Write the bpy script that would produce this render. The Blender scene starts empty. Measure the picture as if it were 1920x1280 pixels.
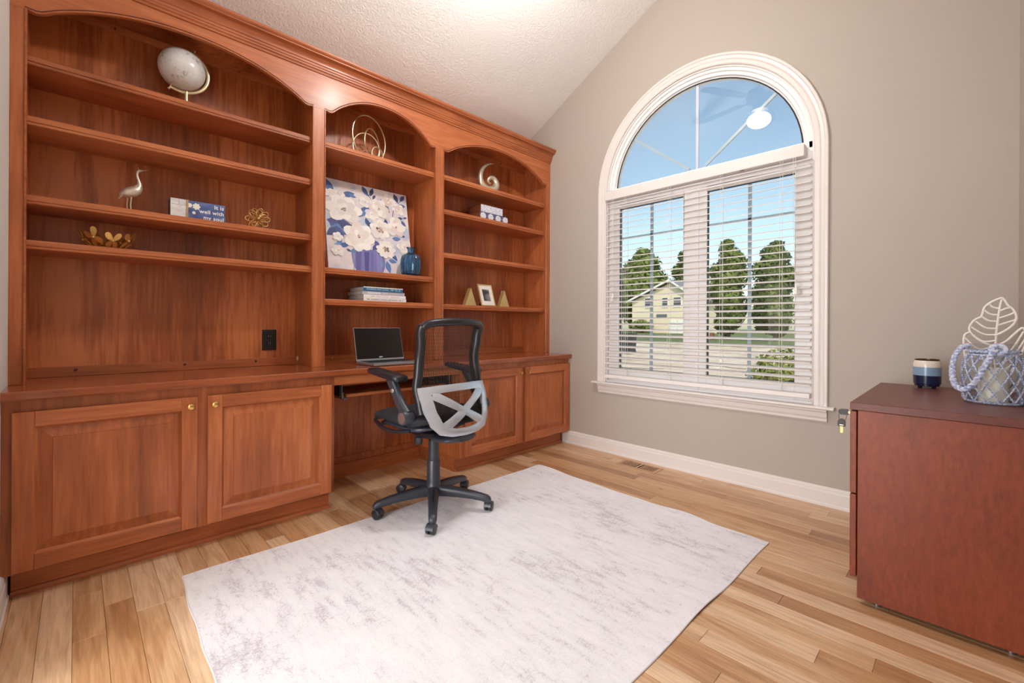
import bpy, bmesh, math, random
from mathutils import Vector, Matrix, Euler

scn = bpy.context.scene
COL = scn.collection
PI = math.pi

# ------------------------------------------------------------------ camera
cam_d = bpy.data.cameras.new('camera')
cam = bpy.data.objects.new('camera', cam_d)
COL.objects.link(cam)
cam_d.sensor_width = 36.0
cam_d.lens = 834.4 / 1920 * 36.0
cam_d.shift_y = -(640 - 608.6) / 1920
cam_d.clip_start = 0.02
cam_d.clip_end = 600
YAW, ROLL = 0.7746, 0.0055
fw = Vector((math.sin(YAW), math.cos(YAW), 0))
rt = Vector((math.cos(YAW), -math.sin(YAW), 0))
up = Vector((0, 0, 1))
rt2 = rt * math.cos(ROLL) + up * math.sin(ROLL)
up2 = up * math.cos(ROLL) - rt * math.sin(ROLL)
cam.matrix_world = Matrix(((rt2.x, up2.x, -fw.x, -3.0291), (rt2.y, up2.y, -fw.y, -2.9774), (rt2.z, up2.z, -fw.z, 1.0108), (0, 0, 0, 1)))
scn.camera = cam

# ------------------------------------------------------------------ world, sun, exposure
world = bpy.data.worlds.new('world')
scn.world = world
world.use_nodes = True
wn = world.node_tree
wn.nodes.clear()
w_out = wn.nodes.new('ShaderNodeOutputWorld')
w_bg = wn.nodes.new('ShaderNodeBackground')
w_sky = wn.nodes.new('ShaderNodeTexSky')
w_sky.sky_type = 'NISHITA'
w_sky.sun_disc = False
w_sky.sun_elevation = math.radians(48)
w_sky.sun_rotation = math.radians(232)
w_sky.air_density = 1.0
w_sky.dust_density = 1.2
w_sky.ozone_density = 1.0
w_bg.inputs['Strength'].default_value = 0.21
w_mul = wn.nodes.new('ShaderNodeMix'); w_mul.data_type = 'RGBA'; w_mul.blend_type = 'MULTIPLY'
w_mul.inputs['Factor'].default_value = 1.0
w_mul.inputs['B'].default_value = (1.22, 1.18, 1.0, 1)
wn.links.new(w_sky.outputs[0], w_mul.inputs['A'])
wn.links.new(w_mul.outputs['Result'], w_bg.inputs[0])
wn.links.new(w_bg.outputs[0], w_out.inputs[0])

sun_d = bpy.data.lights.new('sun', 'SUN')
sun_d.energy = 2.6
sun_d.angle = math.radians(0.8)
sun_d.color = (1.0, 0.95, 0.86)
sun = bpy.data.objects.new('sun', sun_d)
COL.objects.link(sun)
sun.location = (-20, -16, 30)
sun.rotation_euler = Vector((0.62, 0.48, -0.82)).to_track_quat('-Z', 'Y').to_euler()

# added fill light in an assumed foyer, entering through the left-wall opening
fill_d = bpy.data.lights.new('added_fill_light', 'AREA')
fill_d.shape = 'RECTANGLE'; fill_d.size = 2.5; fill_d.size_y = 2.0
fill_d.energy = 185.0
fill_d.color = (0.93, 0.96, 1.0)
fill = bpy.data.objects.new('added_fill_light', fill_d)
COL.objects.link(fill)
fill.location = (-6.1, -2.30, 1.35)
fill.rotation_euler = (PI / 2, 0, -PI / 2)

scn.view_settings.view_transform = 'Standard'
scn.view_settings.look = 'None'
scn.view_settings.exposure = 0.0
scn.view_settings.gamma = 1.0
scn.view_settings.use_curve_mapping = False
scn.cycles.use_denoising = True
scn.cycles.max_bounces = 10
scn.cycles.diffuse_bounces = 6
scn.cycles.transparent_max_bounces = 16
scn.cycles.sample_clamp_indirect = 8
LAMP_STRENGTH = 185.0

# ------------------------------------------------------------------ helpers
def srgb(r, g, b):
    f = lambda c: (c / 255 / 12.92) if c / 255 <= 0.04045 else ((c / 255 + 0.055) / 1.055) ** 2.4
    return (f(r), f(g), f(b), 1.0)

def new_mat(name):
    m = bpy.data.materials.new(name)
    m.use_nodes = True
    nt = m.node_tree
    b = nt.nodes['Principled BSDF']
    return m, nt, b

def plain(name, rgb, rough=0.5, metal=0.0, bump=0.0, bscale=200.0, coat=0.0, spec=None, var=0.0):
    m, nt, b = new_mat(name)
    b.inputs['Base Color'].default_value = srgb(*rgb)
    b.inputs['Roughness'].default_value = rough
    b.inputs['Metallic'].default_value = metal
    if coat:
        b.inputs['Coat Weight'].default_value = coat
        b.inputs['Coat Roughness'].default_value = 0.15
    if spec is not None:
        b.inputs['Specular IOR Level'].default_value = spec
    tc = nt.nodes.new('ShaderNodeTexCoord')
    if bump or var:
        nz = nt.nodes.new('ShaderNodeTexNoise')
        nz.inputs['Scale'].default_value = bscale
        nz.inputs['Detail'].default_value = 3
        nt.links.new(tc.outputs['Object'], nz.inputs['Vector'])
        if bump:
            bp = nt.nodes.new('ShaderNodeBump')
            bp.inputs['Strength'].default_value = bump
            bp.inputs['Distance'].default_value = 0.002
            nt.links.new(nz.outputs['Fac'], bp.inputs['Height'])
            nt.links.new(bp.outputs[0], b.inputs['Normal'])
        if var:
            mx = nt.nodes.new('ShaderNodeMix'); mx.data_type = 'RGBA'
            c = srgb(*rgb)
            mx.inputs['A'].default_value = tuple(max(0, x * (1 - var)) for x in c[:3]) + (1,)
            mx.inputs['B'].default_value = tuple(min(1, x * (1 + var)) for x in c[:3]) + (1,)
            nt.links.new(nz.outputs['Fac'], mx.inputs['Factor'])
            nt.links.new(mx.outputs['Result'], b.inputs['Base Color'])
    return m

def wood(name, dark, mid, light, axis='z', rough=0.3, fine=60.0, coarse=5.0, stretch=0.07, coat=0.25, rnd=0.12, rings=0.35):
    """stained wood: long streaks along the axis, a wavy figure, small shift from piece to piece"""
    m, nt, b = new_mat(name)
    N, L = nt.nodes, nt.links
    tc = N.new('ShaderNodeTexCoord')
    oi = N.new('ShaderNodeObjectInfo')
    mul = N.new('ShaderNodeMath'); mul.operation = 'MULTIPLY'; mul.inputs[1].default_value = 37.0
    L.new(oi.outputs['Random'], mul.inputs[0])
    add = N.new('ShaderNodeVectorMath'); add.operation = 'ADD'
    cmb = N.new('ShaderNodeCombineXYZ')
    for i in range(3):
        L.new(mul.outputs[0], cmb.inputs[i])
    L.new(tc.outputs['Object'], add.inputs[0]); L.new(cmb.outputs[0], add.inputs[1])
    sc = {'x': (stretch, 1, 1), 'y': (1, stretch, 1), 'z': (1, 1, stretch)}[axis]
    mp = N.new('ShaderNodeMapping'); mp.inputs['Scale'].default_value = sc
    L.new(add.outputs[0], mp.inputs['Vector'])
    n1 = N.new('ShaderNodeTexNoise'); n1.inputs['Scale'].default_value = fine; n1.inputs['Detail'].default_value = 5; n1.inputs['Roughness'].default_value = 0.6
    n2 = N.new('ShaderNodeTexNoise'); n2.inputs['Scale'].default_value = coarse; n2.inputs['Detail'].default_value = 4; n2.inputs['Distortion'].default_value = 1.2
    L.new(mp.outputs[0], n1.inputs['Vector']); L.new(mp.outputs[0], n2.inputs['Vector'])
    n3 = N.new('ShaderNodeTexNoise'); n3.inputs['Scale'].default_value = 2.6; n3.inputs['Detail'].default_value = 2
    L.new(add.outputs[0], n3.inputs['Vector'])
    a1 = N.new('ShaderNodeMath'); a1.operation = 'MULTIPLY_ADD'; a1.inputs[1].default_value = 0.52; a1.inputs[2].default_value = 0.0
    L.new(n1.outputs['Fac'], a1.inputs[0])
    a2 = N.new('ShaderNodeMath'); a2.operation = 'MULTIPLY_ADD'; a2.inputs[1].default_value = rings
    L.new(n2.outputs['Fac'], a2.inputs[0]); L.new(a1.outputs[0], a2.inputs[2])
    a3 = N.new('ShaderNodeMath'); a3.operation = 'MULTIPLY_ADD'; a3.inputs[1].default_value = 0.30
    L.new(n3.outputs['Fac'], a3.inputs[0]); L.new(a2.outputs[0], a3.inputs[2])
    a4 = N.new('ShaderNodeMath'); a4.operation = 'MULTIPLY_ADD'; a4.inputs[1].default_value = rnd
    L.new(oi.outputs['Random'], a4.inputs[0]); L.new(a3.outputs[0], a4.inputs[2])
    cr = N.new('ShaderNodeValToRGB')
    e = cr.color_ramp.elements
    mean = 0.5 * (0.52 + rings + 0.30 + rnd)
    e[0].position = mean - 0.25; e[0].color = srgb(*dark)
    e[1].position = mean + 0.23; e[1].color = srgb(*light)
    em = e.new(mean); em.color = srgb(*mid)
    L.new(a4.outputs[0], cr.inputs[0])
    L.new(cr.outputs[0], b.inputs['Base Color'])
    b.inputs['Roughness'].default_value = rough
    b.inputs['Coat Weight'].default_value = coat
    b.inputs['Coat Roughness'].default_value = 0.18
    bp = N.new('ShaderNodeBump'); bp.inputs['Strength'].default_value = 0.06; bp.inputs['Distance'].default_value = 0.001
    L.new(n1.outputs['Fac'], bp.inputs['Height']); L.new(bp.outputs[0], b.inputs['Normal'])
    return m

class MB:
    """collects geometry (world or local coordinates) that becomes ONE mesh object"""
    def __init__(self):
        self.v, self.f, self.m, self.c = [], [], [], []
        self.mi = 0
    def add(self, vs, fs):
        o = len(self.v)
        self.v += [tuple(p) for p in vs]
        self.f += [tuple(i + o for i in q) for q in fs]
        self.m += [self.mi] * len(fs)
        return self
    def box(self, x0, x1, y0, y1, z0, z1):
        if x0 > x1: x0, x1 = x1, x0
        if y0 > y1: y0, y1 = y1, y0
        if z0 > z1: z0, z1 = z1, z0
        return self.add([(x0, y0, z0), (x1, y0, z0), (x1, y1, z0), (x0, y1, z0), (x0, y0, z1), (x1, y0, z1), (x1, y1, z1), (x0, y1, z1)],
                        [(0, 3, 2, 1), (4, 5, 6, 7), (0, 1, 5, 4), (1, 2, 6, 5), (2, 3, 7, 6), (3, 0, 4, 7)])
    def obox(self, c, ax, ay, az, hx, hy, hz):
        c = Vector(c); ax = Vector(ax).normalized() * hx; ay = Vector(ay).normalized() * hy; az = Vector(az).normalized() * hz
        vs = [c + ax * sx + ay * sy + az * sz for sz in (-1, 1) for sx, sy in ((-1, -1), (1, -1), (1, 1), (-1, 1))]
        return self.add(vs, [(0, 3, 2, 1), (4, 5, 6, 7), (0, 1, 5, 4), (1, 2, 6, 5), (2, 3, 7, 6), (3, 0, 4, 7)])
    def rings(self, rings, closed_ring=True, caps=True, closed_path=False):
        n = len(rings[0]); o = len(self.v)
        vs = [p for r in rings for p in r]
        fs = []
        R = len(rings)
        for i in range(R if closed_path else R - 1):
            j = (i + 1) % R
            for k in range(n if closed_ring else n - 1):
                l = (k + 1) % n
                fs.append((i * n + k, i * n + l, j * n + l, j * n + k))
        if caps and not closed_path and closed_ring:
            fs.append(tuple(reversed(range(n))))
            fs.append(tuple(range((R - 1) * n, R * n)))
        return self.add(vs, fs)
    def prism_x(self, prof, x0, x1):        # prof: (y, z)
        return self.rings([[(x0, y, z) for y, z in prof], [(x1, y, z) for y, z in prof]])
    def prism_y(self, prof, y0, y1):        # prof: (x, z)
        return self.rings([[(x, y0, z) for x, z in prof], [(x, y1, z) for x, z in prof]])
    def prism_z(self, prof, z0, z1):        # prof: (x, y)
        return self.rings([[(x, y, z0) for x, y in prof], [(x, y, z1) for x, y in prof]])
    def tube(self, pts, r, n=8, closed=False, rs=None, flat=1.0, upv=None):
        pts = [Vector(p) for p in pts]
        R = []
        prev = None
        for i, p in enumerate(pts):
            if closed:
                t = pts[(i + 1) % len(pts)] - pts[i - 1]
            else:
                t = pts[min(i + 1, len(pts) - 1)] - pts[max(i - 1, 0)]
            t.normalize()
            if upv is not None:
                u = Vector(upv)
            elif prev is None:
                u = Vector((0, 0, 1)) if abs(t.z) < 0.9 else Vector((0, 1, 0))
            else:
                u = prev
            s = t.cross(u)
            if s.length < 1e-5:
                s = t.cross(Vector((0.3, 0.8, 0.5)))
            s.normalize()
            u = s.cross(t).normalized()
            prev = u
            rr = rs[i] if rs else r
            R.append([p + (s * math.cos(2 * PI * k / n) + u * flat * math.sin(2 * PI * k / n)) * rr for k in range(n)])
        return self.rings(R, caps=not closed, closed_path=closed)
    def lathe(self, prof, c=(0, 0, 0), n=24, axis='z'):     # prof: (r, h)
        R = []
        for k in range(n):
            a = 2 * PI * k / n
            row = []
            for r, h in prof:
                p = (r * math.cos(a), r * math.sin(a), h)
                if axis == 'x': p = (p[2], p[0], p[1])
                if axis == 'y': p = (p[0], p[2], p[1])
                row.append((p[0] + c[0], p[1] + c[1], p[2] + c[2]))
            R.append(row)
        m = len(prof); vs = [p for r in R for p in r]; fs = []
        for k in range(n):
            l = (k + 1) % n
            for i in range(m - 1):
                fs.append((k * m + i, l * m + i, l * m + i + 1, k * m + i + 1))
        if prof[0][0] > 1e-6: fs.append(tuple(k * m for k in reversed(range(n))))
        if prof[-1][0] > 1e-6: fs.append(tuple(k * m + m - 1 for k in range(n)))
        return self.add(vs, fs)
    def sphere(self, c, r, n=24, m=14, sc=(1, 1, 1)):
        vs = []; fs = []
        for i in range(m + 1):
            t = PI * i / m
            for k in range(n):
                a = 2 * PI * k / n
                vs.append((c[0] + sc[0] * r * math.sin(t) * math.cos(a), c[1] + sc[1] * r * math.sin(t) * math.sin(a), c[2] + sc[2] * r * math.cos(t)))
        for i in range(m):
            for k in range(n):
                l = (k + 1) % n
                fs.append((i * n + k, (i + 1) * n + k, (i + 1) * n + l, i * n + l))
        return self.add(vs, fs)
    def poly_plate(self, pts, nrm, th):     # flat polygon (3D points) thickened along nrm
        nv = Vector(nrm).normalized() * th
        a = [Vector(p) for p in pts]
        return self.rings([a, [p + nv for p in a]])
    def mesh(self, name, mats, smooth=False, shift=(0, 0, 0), cols=None):
        me = bpy.data.meshes.new(name)
        sx, sy, sz = shift
        me.from_pydata([(x - sx, y - sy, z - sz) for x, y, z in self.v], [], self.f)
        for mt in (mats if isinstance(mats, (list, tuple)) else [mats]):
            me.materials.append(mt)
        if any(self.m):
            me.polygons.foreach_set('material_index', self.m)
        bm = bmesh.new(); bm.from_mesh(me)
        bmesh.ops.remove_doubles(bm, verts=bm.verts, dist=1e-6)
        bmesh.ops.recalc_face_normals(bm, faces=bm.faces)
        bm.to_mesh(me); bm.free()
        if smooth:
            me.polygons.foreach_set('use_smooth', [True] * len(me.polygons))
            try:
                me.set_sharp_from_angle(angle=math.radians(38 if smooth is True else smooth))
            except Exception:
                pass
        me.update()
        return me
    def build(self, name, mats, parent=None, smooth=False, bevel=0.0, local=False):
        """parent given: vertices are world coordinates unless local; no parent: origin goes to the foot of the mesh"""
        if parent is not None:
            sh = (0, 0, 0) if local else tuple(world_loc(parent))
            ob = bpy.data.objects.new(name, self.mesh(name, mats, smooth, sh))
            COL.objects.link(ob)
            ob.parent = parent
        else:
            xs, ys, zs = zip(*self.v)
            sh = (0, 0, 0) if local else ((min(xs) + max(xs)) / 2, (min(ys) + max(ys)) / 2, min(zs))
            ob = bpy.data.objects.new(name, self.mesh(name, mats, smooth, sh))
            ob.location = sh
            COL.objects.link(ob)
        if bevel:
            md = ob.modifiers.new('bevel', 'BEVEL'); md.width = bevel; md.segments = 2; md.limit_method = 'ANGLE'; md.angle_limit = math.radians(40)
        return ob

def world_loc(o):
    v = Vector(o.location)
    while o.parent is not None:
        o = o.parent
        v += Vector(o.location)
    return v

def tag(o, label, cat, group=None):
    o['label'] = label; o['category'] = cat
    if group: o['group'] = group
    return o

def structure(o):
    o['kind'] = 'structure'
    return o

def thing(name, label, cat, loc=(0, 0, 0), rotz=0.0, group=None):
    o = bpy.data.objects.new(name, None)
    o.empty_display_size = 0.05
    COL.objects.link(o)
    o.location = loc
    o.rotation_euler = (0, 0, rotz)
    return tag(o, label, cat, group)

def text_mesh(body, size, align='LEFT', extrude=0.0, name='lettering', spacing=1.0, bold=0.0):
    cu = bpy.data.curves.new('txt', 'FONT')
    cu.body = body; cu.size = size; cu.align_x = align; cu.extrude = extrude; cu.space_character = spacing; cu.offset = bold
    cu.resolution_u = 3
    ob = bpy.data.objects.new('txt', cu); COL.objects.link(ob)
    dg = bpy.context.evaluated_depsgraph_get()
    me = bpy.data.meshes.new_from_object(ob.evaluated_get(dg))
    bpy.data.objects.remove(ob); bpy.data.curves.remove(cu)
    me.name = name
    return me

def place_text(me, mat, parent, origin, xdir, ydir, name='lettering'):
    """lay a text mesh on a plane: origin, reading direction, up direction (parent-local coordinates)"""
    xd = Vector(xdir).normalized(); yd = Vector(ydir).normalized(); zd = xd.cross(yd)
    for v in me.vertices:
        v.co = Vector(origin) + xd * v.co.x + yd * v.co.y + zd * v.co.z
    me.materials.clear(); me.materials.append(mat)
    ob = bpy.data.objects.new(name, me); COL.objects.link(ob); ob.parent = parent
    return ob
# ------------------------------------------------------------------ room materials
def paint(name, rgb, bump=0.25, scale=260.0, rough=0.6):
    return plain(name, rgb, rough, bump=bump, bscale=scale, spec=0.3)

M_WALL = paint('taupe_paint', (180, 170, 160))
M_WALL_L = paint('offwhite_paint', (226, 226, 220))
M_TRIM = plain('white_trim_paint', (224, 217, 213), 0.35, bump=0.05, bscale=90)
M_VINYL = plain('white_vinyl', (238, 236, 236), 0.3, bump=0.03, bscale=60)

def ceiling_mat():
    m, nt, b = new_mat('knockdown_ceiling')
    N, L = nt.nodes, nt.links
    b.inputs['Base Color'].default_value = srgb(242, 241, 239)
    b.inputs['Roughness'].default_value = 0.85
    tc = N.new('ShaderNodeTexCoord')
    n0 = N.new('ShaderNodeTexNoise'); n0.inputs['Scale'].default_value = 38; n0.inputs['Detail'].default_value = 2; n0.inputs['Distortion'].default_value = 1.6
    L.new(tc.outputs['Object'], n0.inputs['Vector'])
    cr = N.new('ShaderNodeValToRGB'); cr.color_ramp.elements[0].position = 0.44; cr.color_ramp.elements[1].position = 0.58
    L.new(n0.outputs['Fac'], cr.inputs[0])
    bp = N.new('ShaderNodeBump'); bp.inputs['Strength'].default_value = 0.45; bp.inputs['Distance'].default_value = 0.004
    L.new(cr.outputs[0], bp.inputs['Height']); L.new(bp.outputs[0], b.inputs['Normal'])
    return m
M_CEIL = ceiling_mat()

def plank_mat():
    m, nt, b = new_mat('hickory_planks')
    N, L = nt.nodes, nt.links
    tc = N.new('ShaderNodeTexCoord'); oi = N.new('ShaderNodeObjectInfo')
    mul = N.new('ShaderNodeMath'); mul.operation = 'MULTIPLY'; mul.inputs[1].default_value = 91.0
    L.new(oi.outputs['Random'], mul.inputs[0])
    cmb = N.new('ShaderNodeCombineXYZ')
    for i in range(3): L.new(mul.outputs[0], cmb.inputs[i])
    add = N.new('ShaderNodeVectorMath'); add.operation = 'ADD'
    L.new(tc.outputs['Object'], add.inputs[0]); L.new(cmb.outputs[0], add.inputs[1])
    mp = N.new('ShaderNodeMapping'); mp.inputs['Scale'].default_value = (1, 0.06, 1)
    L.new(add.outputs[0], mp.inputs['Vector'])
    mp2 = N.new('ShaderNodeMapping'); mp2.inputs['Scale'].default_value = (1, 0.16, 1)
    L.new(add.outputs[0], mp2.inputs['Vector'])
    tone = N.new('ShaderNodeValToRGB')
    e = tone.color_ramp.elements
    e[0].position = 0.0; e[0].color = srgb(228, 198, 166)
    e[1].position = 1.0; e[1].color = srgb(168, 128, 94)
    for p, c in ((0.28, (219, 184, 148)), (0.52, (210, 170, 130)), (0.74, (198, 155, 114)), (0.9, (182, 138, 100))):
        q = e.new(p); q.color = srgb(*c)
    L.new(oi.outputs['Random'], tone.inputs[0])
    # heartwood / sapwood patches along the plank
    n2 = N.new('ShaderNodeTexNoise'); n2.inputs['Scale'].default_value = 9; n2.inputs['Detail'].default_value = 2; n2.inputs['Distortion'].default_value = 0.8
    L.new(mp2.outputs[0], n2.inputs['Vector'])
    cr2 = N.new('ShaderNodeValToRGB'); cr2.color_ramp.elements[0].position = 0.54; cr2.color_ramp.elements[1].position = 0.62
    L.new(n2.outputs['Fac'], cr2.inputs[0])
    mxa = N.new('ShaderNodeMix'); mxa.data_type = 'RGBA'; mxa.blend_type = 'MULTIPLY'
    mxa.inputs['B'].default_value = (0.80, 0.70, 0.60, 1)
    mf = N.new('ShaderNodeMath'); mf.operation = 'MULTIPLY'; mf.inputs[1].default_value = 0.75
    L.new(cr2.outputs[0], mf.inputs[0])
    L.new(mf.outputs[0], mxa.inputs['Factor']); L.new(tone.outputs[0], mxa.inputs['A'])
    # fine grain
    n1 = N.new('ShaderNodeTexNoise'); n1.inputs['Scale'].default_value = 95; n1.inputs['Detail'].default_value = 5; n1.inputs['Distortion'].default_value = 0.6
    L.new(mp.outputs[0], n1.inputs['Vector'])
    cr1 = N.new('ShaderNodeValToRGB')
    cr1.color_ramp.elements[0].position = 0.30; cr1.color_ramp.elements[0].color = (0.66, 0.58, 0.50, 1)
    cr1.color_ramp.elements[1].position = 0.62; cr1.color_ramp.elements[1].color = (1.06, 1.04, 1.02, 1)
    L.new(n1.outputs['Fac'], cr1.inputs[0])
    mxb = N.new('ShaderNodeMix'); mxb.data_type = 'RGBA'; mxb.blend_type = 'MULTIPLY'; mxb.inputs['Factor'].default_value = 0.8
    L.new(mxa.outputs['Result'], mxb.inputs['A']); L.new(cr1.outputs[0], mxb.inputs['B'])
    # knots
    vo = N.new('ShaderNodeTexVoronoi'); vo.inputs['Scale'].default_value = 3.2
    mp3 = N.new('ShaderNodeMapping'); mp3.inputs['Scale'].default_value = (1.6, 0.7, 1)
    L.new(add.outputs[0], mp3.inputs['Vector']); L.new(mp3.outputs[0], vo.inputs['Vector'])
    cr3 = N.new('ShaderNodeValToRGB')
    cr3.color_ramp.elements[0].position = 0.02; cr3.color_ramp.elements[0].color = (0.45, 0.32, 0.22, 1)
    cr3.color_ramp.elements[1].position = 0.055; cr3.color_ramp.elements[1].color = (1, 1, 1, 1)
    L.new(vo.outputs['Distance'], cr3.inputs[0])
    mxc = N.new('ShaderNodeMix'); mxc.data_type = 'RGBA'; mxc.blend_type = 'MULTIPLY'; mxc.inputs['Factor'].default_value = 0.8
    L.new(mxb.outputs['Result'], mxc.inputs['A']); L.new(cr3.outputs[0], mxc.inputs['B'])
    L.new(mxc.outputs['Result'], b.inputs['Base Color'])
    b.inputs['Roughness'].default_value = 0.36
    b.inputs['Coat Weight'].default_value = 0.2
    b.inputs['Coat Roughness'].default_value = 0.25
    bp = N.new('ShaderNodeBump'); bp.inputs['Strength'].default_value = 0.08; bp.inputs['Distance'].default_value = 0.001
    L.new(n1.outputs['Fac'], bp.inputs['Height']); L.new(bp.outputs[0], b.inputs['Normal'])
    return m
M_PLANK = plank_mat()
M_SUB = plain('dark_joint', (120, 88, 60), 0.9)

XL, YB, YF = -3.22, -0.06, -3.14          # left wall, bookcase wall, wall behind the file cabinet
RIDGE_Y = (YB + YF) / 2
def ceil_z(y):
    return 2.68 - 0.5225 * y if y >= RIDGE_Y else 2.68 - 0.5225 * (2 * RIDGE_Y - y)

# ------------------------------------------------------------------ floor of single planks
fl = structure(MB().box(XL - 0.1, 0.12, YF - 0.1, YB + 0.1, -0.05, -0.012).build('floor', M_SUB))
rng = random.Random(11)
W = 0.0797
plank_cache = {}
def plank_mesh(L, w):
    key = (round(L, 3), round(w, 4))
    if key not in plank_cache:
        g, c = 0.0004, 0.0009
        a, b = w / 2 - g, L / 2 - g
        mb = MB()
        mb.rings([[(-a, -b, -0.012), (a, -b, -0.012), (a, b, -0.012), (-a, b, -0.012)],
                  [(-a, -b, -c), (a, -b, -c), (a, b, -c), (-a, b, -c)],
                  [(-a + c, -b + c, 0), (a - c, -b + c, 0), (a - c, b - c, 0), (-a + c, b - c, 0)]])
        plank_cache[key] = mb.mesh('plank', M_PLANK)
    return plank_cache[key]
LENS = [0.32, 0.44, 0.56, 0.68, 0.80, 0.95, 1.10, 1.25]
x = -2.955 - 4 * W
row = 0
while x < -0.001:
    x0, x1 = max(x, XL), min(x + W, 0.0)
    y = YF
    first = True
    while y < YB - 1e-4:
        L = rng.choice(LENS)
        if first: L *= rng.choice([0.4, 0.6, 0.8, 1.0]); first = False
        if y + L > YB - 0.15: L = YB - y
        if x1 - x0 > 0.01:
            ob = bpy.data.objects.new('plank', plank_mesh(L, x1 - x0))
            COL.objects.link(ob); ob.parent = fl
            ob.location = Vector(((x0 + x1) / 2, y + L / 2, 0)) - Vector(fl.location)
        y += L
    x += W
    row += 1

# ------------------------------------------------------------------ walls and vaulted ceiling
structure(MB().box(XL - 0.1, 0.14, YB, YB + 0.1, -0.01, 2.70).build('wall_back', M_WALL))
structure(MB().box(XL - 0.1, 0.14, YF - 0.1, YF, -0.01, 2.70).build('wall_front', M_WALL))
gable = [(YF, -0.01), (YB, -0.01), (YB, 2.71), (RIDGE_Y, ceil_z(RIDGE_Y)), (YF, 2.71)]
# left wall with a cased opening, added to let the fill light in
OY0, OY1, OZ = -2.72, -1.20, 2.12
wl = MB()
wl.prism_x([(OY1, -0.01), (YB, -0.01), (YB, 2.71), (OY1, ceil_z(OY1))], XL - 0.1, XL)
wl.prism_x([(YF, -0.01), (OY0, -0.01), (OY0, ceil_z(OY0)), (YF, 2.71)], XL - 0.1, XL)
wl.prism_x([(OY0, OZ), (OY1, OZ), (OY1, ceil_z(OY1)), (RIDGE_Y, ceil_z(RIDGE_Y)), (OY0, ceil_z(OY0))], XL - 0.1, XL)
structure(wl.build('wall_left', M_WALL_L))
tr_ = MB()
for (a, b_, c, d) in ((OY0 - 0.085, OY0, 0.0, OZ + 0.085), (OY1, OY1 + 0.085, 0.0, OZ + 0.085), (OY0, OY1, OZ, OZ + 0.085)):
    tr_.box(XL - 0.0002, XL + 0.018, a, b_, c, d)
structure(tr_.build('trim_1', M_TRIM, bevel=0.003))  # casing round the added opening
# assumed foyer: unseen plain shell added to hold the fill light
HX0 = -6.2
structure(MB().box(HX0, XL - 0.1, -4.2, 0.3, -0.05, 0.0).build('floor_added_foyer', M_PLANK))
structure(MB().box(HX0, XL - 0.1, -4.2, 0.3, 2.75, 2.85).build('ceiling_added_foyer', M_CEIL))
structure(MB().box(HX0, XL - 0.1, 0.3, 0.4, 0.0, 2.75).build('wall_added_foyer_back', M_WALL_L))
structure(MB().box(HX0, XL - 0.1, -4.3, -4.2, 0.0, 2.75).build('wall_added_foyer_front', M_WALL_L))
structure(MB().box(HX0 - 0.1, HX0, -4.3, 0.4, 0.0, 2.75).build('wall_added_foyer_left', M_WALL_L))
structure(MB().box(XL - 0.1, XL - 0.095, YB + 0.1, 0.3, 0.0, 2.75).build('wall_added_foyer_right', M_WALL_L))
structure(MB().box(XL - 0.1, XL - 0.095, -4.2, YF - 0.1, 0.0, 2.75).build('wall_added_foyer_near', M_WALL_L))

WC, WH, WSP, WBOT = -1.662, 0.70, 2.05, 0.56   # window: centre, half width, spring line, bottom
def arch_pts(r, zb, n=40, zc=WSP):
    """down the +y side, over the arch, down the -y side: (y, z)"""
    pts = [(WC + r, zb)]
    for i in range(n + 1):
        a = PI * i / n
        pts.append((WC + r * math.cos(a), zc + r * math.sin(a)))
    pts.append((WC - r, zb))
    return pts

def window_wall():
    bm = bmesh.new()
    loops = []
    for X in (0.0, 0.14):
        outer = [bm.verts.new((X, y, z)) for y, z in gable]
        inner = [bm.verts.new((X, y, z)) for y, z in arch_pts(WH, WBOT)]
        es = [bm.edges.new((outer[i], outer[(i + 1) % len(outer)])) for i in range(len(outer))]
        es += [bm.edges.new((inner[i], inner[(i + 1) % len(inner)])) for i in range(len(inner))]
        bmesh.ops.triangle_fill(bm, use_beauty=True, use_dissolve=False, edges=es)
        loops.append((outer, inner))
    for k in (0, 1):
        A, B = loops[0][k], loops[1][k]
        for i in range(len(A)):
            j = (i + 1) % len(A)
            bm.faces.new((A[i], A[j], B[j], B[i]))
    bmesh.ops.recalc_face_normals(bm, faces=bm.faces)
    me = bpy.data.meshes.new('wall_right'); bm.to_mesh(me); bm.free()
    me.materials.append(M_WALL)
    ob = bpy.data.objects.new('wall_right', me); COL.objects.link(ob)
    return structure(ob)
window_wall()

cl = MB()
zr = ceil_z(RIDGE_Y)
cl.prism_x([(YB + 0.1, ceil_z(YB + 0.1)), (RIDGE_Y, zr), (YF - 0.1, ceil_z(YF - 0.1)), (YF - 0.1, ceil_z(YF - 0.1) + 0.1), (RIDGE_Y, zr + 0.1), (YB + 0.1, ceil_z(YB + 0.1) + 0.1)], XL - 0.1, 0.14)
structure(cl.build('ceiling', M_CEIL))

# baseboards: stepped profile
def base_prof(s=1):
    return [(0, 0), (0.019, 0), (0.019, 0.012), (0.015, 0.018), (0.015, 0.078), (0.011, 0.086), (0.011, 0.094), (0.006, 0.104), (0, 0.107)]
bb = MB()
bb.rings([[(-d, -0.53, z) for d, z in base_prof()], [(-d, YF + 0.0, z) for d, z in base_prof()]])
structure(bb.build('baseboard_right', M_TRIM))
bb = MB()
bb.rings([[(XL + d, -0.535, z) for d, z in base_prof()], [(XL + d, OY1 + 0.086, z) for d, z in base_prof()]])
structure(bb.build('baseboard_left', M_TRIM))
bb = MB()
bb.rings([[(XL + 0.02, YF + d, z) for d, z in base_prof()], [(-0.02, YF + d, z) for d, z in base_prof()]])
structure(bb.build('baseboard_front', M_TRIM))

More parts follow.
